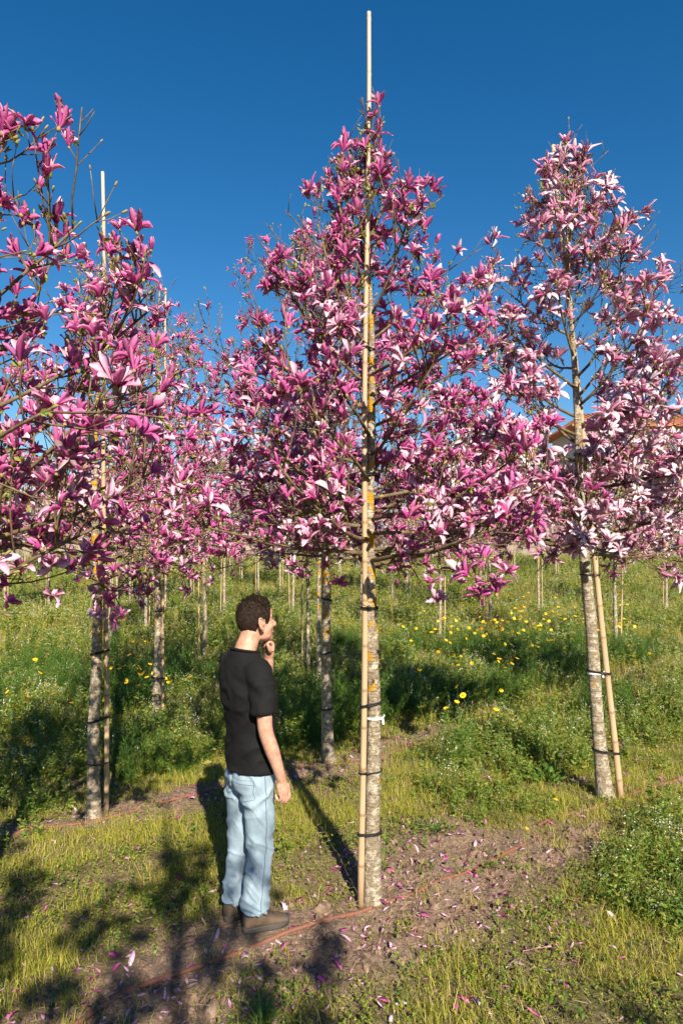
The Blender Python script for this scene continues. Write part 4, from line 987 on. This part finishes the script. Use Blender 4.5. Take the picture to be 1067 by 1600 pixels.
def put(name, n, y0, y1, prob, meshes, vids, scale, label, cat, margin=.6, power=1., tilt=.12):
    x, y = wedge(n, y0, y1, r, margin, power); keep = r.random(n) < prob(x, y); keep &= np.hypot(x-FEET[0]-.03, (y-FEET[1])) > .24
    for tx, ty in [(c0[0], c0[1])]: keep &= np.hypot(x-tx, y-ty) > .10
    x, y = x[keep], y[keep]; k = len(x)
    pts = np.stack([x, y, ground_h(x, y)-.004], 1); rot = np.stack([r.normal(0, tilt, k), r.normal(0, tilt, k), r.random(k)*6.28], 1)
    return scatter(name, pts, rot, scale(x, y, k), r.choice(vids, k), meshes, label, cat)
sm, lm = soil_mask, lush_mask
G1 = [tuft_grass(1+i, [M['grass_y'], M['grass_y'], M['grass_g']], 38, (.035, .115), .0017) for i in range(3)]+[tuft_grass(5, [M['straw'], M['grass_y']], 26, (.05, .12), .0014, .06)]
G2 = [tuft_creep(11+i, [M['weed_y'], M['grass_g'], M['weed_y']], 18, (.015, .055), (.007, .014)) for i in range(3)]+[tuft_creep(15, [M['weed_g'], M['weed_y']], 10, (.03, .08), (.012, .022))]
patch = lambda x, y: np.clip((fbm(x*2.1, y*2.1, 0, 71)-.40)*5.5, .05, 1)
put('short_grass', 13000, 2.35, 9.5, lambda x, y: (1-sm(x, y)*.86)*(1-lm(x, y)*.6)*patch(x, y), G1, [0, 0, 1, 1, 2, 2, 3], lambda x, y, k: r.uniform(.55, 1.15, k), 'short yellow green grass covering the foreground', 'grass', power=.8)
put('low_weeds', 5200, 2.35, 9, lambda x, y: (1-sm(x, y)*.9)*(1-lm(x, y)*.5)*(.95-patch(x, y)*.7), G2, [0, 1, 2, 3], lambda x, y, k: r.uniform(.6, 1.25, k), 'low creeping weeds between the grass tufts', 'weeds', power=.8)
W1 = [tuft_weed(21+i, [M['weed_g'], M['weed_y']], 8, (.13, .34), (.034, .068), .08) for i in range(3)]+[tuft_weed(25+i, [M['weed_y'], M['weed_g']], 8, (.2, .42), (.014, .03), .08, white=.6) for i in range(3)]
put('leafy_weeds', 5600, 2.6, 10.5, lambda x, y: np.clip(lm(x, y)*np.clip((fbm(x*1.1, y*1.1, 0, 97)-.3)*4, .15, 1), 0, 1)*(1-sm(x, y)*.7), W1, [0, 0, 1, 1, 2, 2, 3, 4, 5], lambda x, y, k: r.uniform(.45, 1.1, k)*np.clip(.75+.05*(y-3), .7, 1.1), 'green leafy weeds with tiny white flowers', 'weeds')
W2 = [tuft_weed(31+i, [M['weed_d'], M['weed_g']], 8, (.22, .5), (.04, .075), .10, feather=True) for i in range(3)]
put('feathery_foliage', 3600, 5.8, 13, lambda x, y: np.clip(lm(x, y)*1.0, 0, 1)*np.clip((fbm(x*.7+4, y*.7, 0, 91)-.49)*7, 0, 1)*(1-sm(x, y)), W2, [0, 1, 2], lambda x, y, k: r.uniform(.5, 1.15, k), 'tall feathery dark green foliage of the daisies', 'foliage')
G3 = [tuft_grass(41+i, [M['grass_y'], M['grass_g'], M['straw']], 46, (.12, .30), .0036, .12) for i in range(2)]+[tuft_weed(45, [M['weed_y'], M['weed_g']], 9, (.2, .4), (.05, .09), .14, white=.9), tuft_weed(46, [M['weed_g'], M['weed_y']], 9, (.15, .38), (.06, .10), .15), tuft_weed(47, [M['weed_y'], M['grass_y']], 9, (.2, .36), (.03, .05), .15, white=1.)]
put('meadow', 16500, 6.2, 40.2, lambda x, y: np.clip((y-5.5)/3, 0, 1)*np.clip(.35+.9*fbm(x*.35, y*.35, 0, 95), 0, 1), G3, [0, 0, 0, 0, 1, 1, 1, 1, 2, 3, 4, 4], lambda x, y, k: r.uniform(.7, 1.25, k)*np.interp(y, [6, 8, 14, 30, 40], [.55, .8, 1.0, 1.3, .9]), 'yellow green meadow growing between the far rows', 'meadow', 1.5, .85)
CR = [crumb(i) for i in range(5)]
put('soil_crumbs', 26000, 2.35, 8.5, lambda x, y: np.clip(sm(x, y)+.12, 0, 1)*np.clip(8/y**1.5, .2, 1), CR, [0, 1, 2, 3, 4], lambda x, y, k: np.exp(r.normal(-.30, .55, k)), 'crumbled brown soil along the planted rows', 'soil', tilt=1.)
ST = [tuft_grass(51+i, [M['straw']], 5, (.03, .09), .0012, .05) for i in range(2)]
put('dry_litter', 7000, 2.35, 7.5, lambda x, y: .3+.5*sm(x, y), ST, [0, 1], lambda x, y, k: r.uniform(.6, 1.3, k), 'dry straw and stalks strewn over the soil', 'straw', tilt=1.3)

# fallen petals: each one an object
def fallen(seed, kind):
    rr = np.random.default_rng(seed); L = U(.05, .085, rr)
    V, Q, mi, c = tepal(rr, L, U(.009, .015, rr), 1.45, U(-.5, .9, rr), 0, 6, U(-1.6, 1.6, rr), U(-.3, .3, rr), U(.2, .7, rr), U(0, 1, rr), 0, .006)
    V = V-V.mean(0)+[0, 0, .006]; m = MB(); m.add(V, Q, None, mi, None, c); return m.mesh('fallen_petal', [M['p_out'], M['p_out']] if kind == 'pink' else FM[kind][:2])
PETS = [(fallen(600+i, 'pink'), 0) for i in range(6)]+[(fallen(620+i, 'pale'), 1) for i in range(4)]
PL = ['magenta magnolia petal lying on the ground', 'pale pink magnolia petal lying on the ground']
def petal_pts(n, y0, y1):
    x, y = wedge(n*6, y0, y1, r, .0, .75); p = .06+.6*np.exp(-((x-c0[0]-.25)**2+(y-c0[1]+.05)**2)/.75)+.45*np.exp(-((x+.9)**2+(y-2.95)**2)/.5)+.3*sm(x, y)
    k = np.where((r.random(len(x)) < p) & (np.hypot(x-FEET[0], y-FEET[1]) > .2))[0][:n]; return x[k], y[k]
px_, py_ = petal_pts(280, 2.6, 7.4)
for x, y, z in zip(px_, py_, ground_h(px_, py_)):
    me, kd = PETS[int(r.integers(len(PETS)))]
    o = link('fallen_petal', me, None, (x, y, z+U(.004, .02, r))); o.rotation_euler = (r.normal(0, .35), r.normal(0, .35), U(0, 6.28, r)); s = U(.7, 1.15, r); o.scale = (s, s, s)
    tag(o, PL[kd], 'petal', ['fallen magenta petals', 'fallen pale petals'][kd])
px_, py_ = petal_pts(1100, 2.5, 9); m = MB()
for x, y, z in zip(px_, py_, ground_h(px_, py_)):
    V, Q, mi, c = tepal(r, U(.02, .05, r), .008, 1.45, U(-.5, .9, r), U(0, 6.28, r), 4, U(-1, 1, r), 0, .4, U(0, 1, r)); m.add(V+[x, y, z+.006], Q, None, mi, None, c)
tag(link('petal_litter', m.mesh('petal_litter', FM['pink'][:2])), 'small torn magenta petal scraps strewn over soil and grass', 'petals', kind='stuff')

# yellow daisies
def daisy(seed, H):
    rr = np.random.default_rng(seed); m = MB(); top = np.array([rr.normal(0, .03), rr.normal(0, .03), H]); m.add(*tube([(0, 0, -.02), top*[.4, .4, .55], top], [.0026, .0022, .0018], 4), m=0, c=(0, .4, 0))
    R, _ = rotm(nrm([rr.normal(0, .35), -.55+rr.normal(0, .3), 1])); 
    for k in range(13):
        a = k*2*math.pi/13; ca, sa = math.cos(a), math.sin(a); u = np.array([ca, sa, .0]); v = np.array([-sa, ca, 0])
        m.add((np.array([u*.007-v*.002, u*.021-v*.0052+[0, 0, .002], u*.025+[0, 0, .001], u*.021+v*.0052+[0, 0, .002], u*.007+v*.002]) @ R.T)+top, [(0, 1, 3, 4)], [(1, 2, 3)], m=1)
    V, Q, T = ellips((0, 0, .002), (.009, .009, .005), 8, 4); m.add(V @ R.T+top, Q, T, m=2)
    for k in range(5): leaf(m, rr, top*[.3, .3, U(.2, .8, rr)], nrm([math.cos(k*2.4), math.sin(k*2.4), .5]), .05, .008, 0)
    return m.mesh('yellow_daisy', [M['weed_d'], M['yellow_fl'], M['yellow_c']])
DA = [daisy(700+i, h) for i, h in enumerate((.36, .42, .48, .52))]
dz = [(120, 770, 62, 987, 20, 'right'), (34, 900, 45, 965, 14, 'right'), (28, 700, 70, 1015, 20, 'right'), (9, 760, 40, 1085, 20, 'right'), (9, 990, 30, 905, 12, 'right'), (8, 1010, 40, 985, 20, 'right'),
      (22, 215, 30, 1050, 14, 'left'), (14, 120, 70, 1075, 18, 'left'), (8, 30, 30, 1095, 12, 'left'), (8, 300, 60, 1060, 30, 'left')]
for cnt, mx, sx, my, sy, zone in dz:
    for _ in range(cnt):
        qx, qy = r.normal(mx, sx), r.normal(my, sy)
        # aim the flower head, not its foot: the plants stand about half a metre tall
        d = 6.5
        for _i in range(12): d = (CAM_Z-.45-float(base_h(0, d)))*FPX/max(qy-HOR, 12)
        if d > 19 or d < 6: continue
        x = (qx-533.5)/FPX*d
        o = link('yellow_daisy', DA[int(r.integers(4))], None, (x, d, float(base_h(x, d))-.02)); o.rotation_euler = (r.normal(0, .12), r.normal(0, .12), r.normal(0, 1.2)); s = U(.95, 1.3, r)*(1 if d < 11 else 1.1); o.scale = (s, s, s)
        tag(o, 'yellow daisy in the tall weeds right of the middle tree' if zone == 'right' else 'yellow daisy in the weeds behind the left trunks', 'daisy', 'yellow daisies at the '+zone)
for px, py, lb in ((868, 1262, 'single yellow daisy at the foot of the leaning stake'), (823, 1292, 'yellow daisy in the weeds below the leaning magnolia')):
    x, y = at_px(px, py+40); o = link('yellow_daisy', DA[0], None, (x, y, gz(x, y))); o.scale = (.5, .5, .5) if py > 1270 else (.65,)*3; tag(o, lb, 'daisy', 'yellow daisies at the right')

# single plants one can point at
def rosette(px, py, n, L, wd, label, mats, up=.6, stems=False):
    x, y = at_px(px, py); rr = np.random.default_rng(int(px)); root = empty('broadleaf_weed' if stems else 'strap_leaf_plant', (x, y, gz(x, y)), label, 'plant')
    for k in range(n):
        m = MB(); a = k*2.39996; 
        if stems:
            d = nrm([math.cos(a), math.sin(a), U(.2, 1.6, rr)]); p = d*U(.03, .17, rr)*[1, 1, .8]; m.add(*tube([(0, 0, 0), p*.6+[0, 0, .02], p], .002, 4), c=(0, .4, 0)); leaf(m, rr, p, nrm(d+[0, 0, -.1]), U(*L, rr), wd*U(.8, 1.2, rr), 0, .35)
        else: blade(m, rr, U(*L, rr), wd, a, U(.15, .9, rr), U(.3, 1.0, rr), (0, 0, -.01), 0, 5)
        link('leaf', m.mesh('leaf', mats), root)
rosette(853, 1222, 60, (.05, .085), .017, 'clump of broad bright green leaves left of the leaning trunk', [M['weed_g']], stems=True)
rosette(680, 1303, 26, (.03, .05), .011, 'small grey green weed on the bare soil right of the middle trunk', [M['weed_d']], stems=True)
rosette(408, 1608, 34, (.10, .19), .0085, 'strap leaved green plant at the bottom edge', [M['weed_d']])
rosette(345, 1590, 24, (.03, .05), .010, 'low green weed in the shade at the bottom', [M['weed_g']], stems=True) if False else None

# irrigation pipes along the rows
def pipe(pxs, label, rad=.0115, lift=.006):
    P = [(*at_px(*q), 0) for q in pxs]; pts = dense(P, np.ones(len(P)), len(P)*13)[0][:, :2]; z = ground_h(pts[:, 0], pts[:, 1]); z = np.convolve(np.pad(z, 6, mode='edge'), np.ones(13)/13, 'valid')
    k = np.arange(len(z)); z = np.maximum(z, ground_h(pts[:, 0], pts[:, 1])-.012)+lift+.016*(noise(k*.09, 3.3, 0, 14)-.62)
    V, Q, T = tube(np.stack([pts[:, 0], pts[:, 1], z], 1), rad, 10)
    o = link('irrigation_pipe', MB().add(V, Q, T).mesh('irrigation_pipe', M['pipe'])); tag(o, label, 'pipe'); return o
o = pipe([(60, 1640), (200, 1555), (375, 1487), (450, 1458), (520, 1436), (590, 1413), (640, 1400), (700, 1375), (760, 1345), (825, 1316)], 'brown irrigation pipe running past the foot of the middle trunk')
pipe([(0, 1318), (60, 1302), (150, 1286), (275, 1253), (345, 1236), (430, 1215), (520, 1195), (600, 1180), (700, 1152)], 'brown irrigation pipe along the second row behind the man', .011)
pipe([(840, 1290), (880, 1278), (915, 1270), (960, 1256), (1067, 1215)], 'short brown pipe stretch below the leaning magnolia', .011)
# ------------------------------------------------------------------ terrace wall, village, parked cars
def wall_strip():
    n = 90; xs = np.linspace(-34, 36, n); m = MB(); hz = 1.5+.2*noise(xs*.25, 0, 0, 8)
    rows = []
    for t_ in np.linspace(0, 1, 7): rows.append(np.stack([xs, 40.25+.10*noise(xs*3, t_*6, 0, 9)+.12*t_, 1.45+t_*hz], 1))
    rows.append(np.stack([xs, 0*xs+40.75, 1.45+hz], 1)); rows.append(np.stack([xs, 0*xs+40.8, 1.45+0*hz], 1)); k = len(rows)
    q = (np.arange(k-1)[:, None]*n+np.arange(n-1)[None]).ravel(); m.add(np.concatenate(rows), np.stack([q, q+1, q+n+1, q+n], 1))
    tag(link('terrace_wall', m.mesh('terrace_wall', M['stone'], False)), 'low rubble stone terrace wall along the far end of the field', 'wall')
wall_strip()
def house(name, x0, x1, y0, depth, zb, ze, ridge, wallm, label, floors=2, nwin=4, over=.6, door=True):
    root = empty(name, ((x0+x1)/2, y0, zb), label, 'house'); cx = (x0+x1)/2; hw = (x1-x0)/2; H = ze-zb
    link('wall', MB().add(*box(-hw, hw, 0, depth, -1, H)).mesh('wall', wallm, False), root)
    m = MB(); e = over; V = [(-hw-e, -e, H-.02), (hw+e, -e, H-.02), (hw+e, depth+e, H-.02), (-hw-e, depth+e, H-.02), (-hw-e, -e, H+.16), (hw+e, -e, H+.16), (hw+e, depth+e, H+.16), (-hw-e, depth+e, H+.16), (-hw+1.5, depth/2, H+ridge), (hw-1.5, depth/2, H+ridge)]
    m.add(V, [(0, 3, 2, 1), (0, 1, 5, 4), (1, 2, 6, 5), (2, 3, 7, 6), (3, 0, 4, 7), (4, 5, 9, 8), (6, 7, 8, 9)], [(5, 6, 9), (7, 4, 8)]); rf = link('roof', m.mesh('roof', M['roof'], False), root)
    for k in range(int((x1-x0+2*e)/.42)):                 # rows of cover tiles down the near slope
        x = -hw-e+.2+k*.42; f = min(1, max(.08, (x+hw+e)/(1.5+e), ) , max(.08, (hw+e-x)/(1.5+e)))
        m2 = MB().add(*tube([(x, -e-.02, H+.17), (x, -e+f*(depth/2+e), H+.17+f*(ridge-.16))], .085, 6)); link('tile_row', m2.mesh('tile_row', M['roof']), rf)
    ch = MB().add(*box(hw*.3, hw*.3+.7, depth*.4, depth*.4+.7, H+ridge*.4, H+ridge+.8)); link('chimney', ch.mesh('chimney', wallm, False), rf)
    for f_ in range(floors):
        for k in range(nwin):
            wx = -hw+(k+.5)*(2*hw/nwin); wz = .9+f_*2.9
            if wz+1.4 > H: continue
            w_ = link('window', MB().add(*box(wx-.55, wx+.55, -.03, .02, wz, wz+1.35)).mesh('window', M['glass'], False), root)
            fr = MB()
            for b_ in ((wx-.63, wx-.55, -.06, .01, wz-.08, wz+1.43), (wx+.55, wx+.63, -.06, .01, wz-.08, wz+1.43), (wx-.55, wx+.55, -.06, .01, wz+1.35, wz+1.43), (wx-.55, wx+.55, -.08, .01, wz-.08, wz), (wx-.03, wx+.03, -.05, -.032, wz, wz+1.35)): fr.add(*box(*b_))
            link('frame', fr.mesh('frame', M['frame'], False), w_)
    if door: link('door', MB().add(*box(-.5, .5, -.07, -.035, 0, 2.1)).mesh('door', M['door'], False), root)
    return root
def hz(px, py, d): return (px-533.5)/FPX*d, CAM_Z-(py-HOR)/FPX*d
def house_px(name, px0, px1, pye, d, ridge, wm, label, **k):
    x0, ze = hz(px0, pye, d); x1, _ = hz(px1, pye, d); zb = float(base_h((x0+x1)/2, d))-.2
    return house(name, x0, x1, d, 8, zb, ze, ridge, wm, label, **k)
house_px('house', 905, 1240, 668, 62, 2.0, M['plaster_g'], 'grey house with terracotta roof behind the leaning magnolia', floors=4, nwin=6, over=1.0)
house_px('house', 705, 800, 716, 66, 1.6, M['plaster_w'], 'white house with low orange tiled roof behind the middle blossoms', floors=3, nwin=3)
house_px('house', 765, 850, 690, 74, 1.5, M['plaster_w'], 'taller white house with tiled roof just right of the low white house', floors=4, nwin=3)
house_px('house', 70, 165, 766, 58, 1.6, M['plaster_y'], 'house with red tiled roof behind the left blossoms', floors=2, nwin=3)
house_px('house', -60, 60, 806, 52, 1.2, M['plaster_y'], 'low cream house at the far left edge', floors=1, nwin=4)
house_px('house', 180, 330, 800, 70, 1.4, M['plaster_w'], 'long pale house far behind the left trunks', floors=2, nwin=5)
house_px('house', 400, 560, 790, 76, 1.5, M['plaster_y'], 'cream house far behind the man', floors=2, nwin=5)

def shrub(x, y, h, w_, label, seed, mt):
    rr = np.random.default_rng(seed); z = float(base_h(x, y)); root = empty('shrub', (x, y, z), label, 'shrub', 'shrubs above the terrace wall'); m = MB(); tr_ = MB()
    cl = [(rr.normal(0, w_*.3), rr.normal(0, w_*.3), U(.35, .95, rr)*h) for _ in range(16)]
    for c in cl: tr_.add(*tube([(0, 0, -.1), (c[0]*.4, c[1]*.4, c[2]*.45), c], [.05, .035, .01], 5))
    for c in cl:
        for _ in range(46):
            d = nrm(rr.normal(0, 1, 3)); p = np.array(c)+d*U(.2, 1, rr)**.5*w_*.3*np.array([1, 1, .8])
            if p[2] < .05: continue
            leaf(m, rr, p, nrm(d+rr.normal(0, .5, 3)), U(.10, .2, rr), U(.03, .06, rr))
    link('trunk', tr_.mesh('trunk', M['branch']), root); link('crown', m.mesh('crown', [mt]), root)['kind'] = 'stuff'
SHL = ['olive green shrub above the terrace wall, far left', 'olive green shrub above the wall left of the pale trunk', 'yellowish shrub above the wall behind the pale trunk', 'green shrub above the wall behind the man’s head', 'yellowish shrub above the wall left of the middle stake', 'green shrub above the wall right of the middle trunk',
       'yellowish shrub above the wall below the white house', 'dark green shrub above the wall beside the white house', 'olive green shrub above the wall behind the leaning trunk', 'green shrub above the wall near the grey house', 'yellowish shrub above the wall at the far right', 'dark shrub by the grey house at the right edge']
for i, lb in enumerate(SHL): shrub(-20+i*4.0+U(-1, 1), 43.5+U(0, 3.5), U(2.0, 3.8), U(2.2, 3.4), lb, 800+i, [M['weed_y'], M['grass_y'], M['weed_g']][i % 3])
def car(px, d, body, label, flip=1):
    x = (px-533.5)/FPX*d; z = float(base_h(x, d)); root = empty('parked_car', (x, d, z), label, 'car', 'cars parked above the terrace wall')
    def sec(pts, y0, y1): 
        n = len(pts); V = [(a*flip, y0, b_) for a, b_ in pts]+[(a*flip, y1, b_) for a, b_ in pts]; i = np.arange(n); j = (i+1) % n
        c_ = np.mean(V[:n], 0), np.mean(V[n:], 0); V = V+[tuple(c_[0]), tuple(c_[1])]
        return V, np.stack([i, j, j+n, i+n], 1), np.concatenate([np.stack([j, i, np.full(n, 2*n)], 1), np.stack([i+n, j+n, np.full(n, 2*n+1)], 1)])
    link('body', MB().add(*sec([(-2.0, .35), (2.0, .35), (2.1, .55), (2.05, .8), (1.1, .95), (.45, 1.42), (-1.2, 1.45), (-1.9, 1.0), (-2.1, .8)], -.85, .85)).mesh('body', body, False), root)
    link('window', MB().add(*sec([(-1.55, .98), (.92, .98), (.38, 1.36), (-1.12, 1.38)], -.87, .87)).mesh('window', M['glass'], False), root)
    for wx in (-1.25, 1.3):
        for wy in (-.75, .75):
            t_ = link('wheel', MB().add(*tube([(wx*flip, wy-.11, .32), (wx*flip, wy+.11, .32)], .32, 16)).mesh('wheel', M['tyre'], False), root)
            link('rim', MB().add(*tube([(wx*flip, wy-.13, .32), (wx*flip, wy+.13, .32)], .19, 12)).mesh('rim', M['post'], False), t_)
    for s in (-.6, .6): link('headlight', MB().add(*ellips((2.05*flip, s, .68), (.06, .16, .08), 8, 5)).mesh('headlight', M['eye']), root)
car(345, 45.5, M['car_y'], 'small yellow car parked beyond the wall left of the man’s head'); car(318, 47.5, M['car_r'], 'small red car parked beyond the wall behind the slender trunk', -1)
car(515, 45.5, M['car_w'], 'small white car parked beyond the wall behind the dappled trunk'); car(560, 47.6, M['car_b'], 'small blue car parked beyond the wall behind the middle stake', -1)
for i, px in enumerate((1045, 985, 925)):
    x = (px-533.5)/FPX*40; o = link('fence_post', MB().add(*tube([(0, 0, -.2), (0, 0, 1.2), (0, 0, 1.25)], [.06, .06, .03], 8)).mesh('fence_post', M['post']), None, (x, 39.6, float(base_h(x, 39.6)))); tag(o, ['grey post before the far wall at the right edge', 'grey post before the far wall, second from the right edge', 'grey post before the far wall beside the leaning stake'][i], 'post')
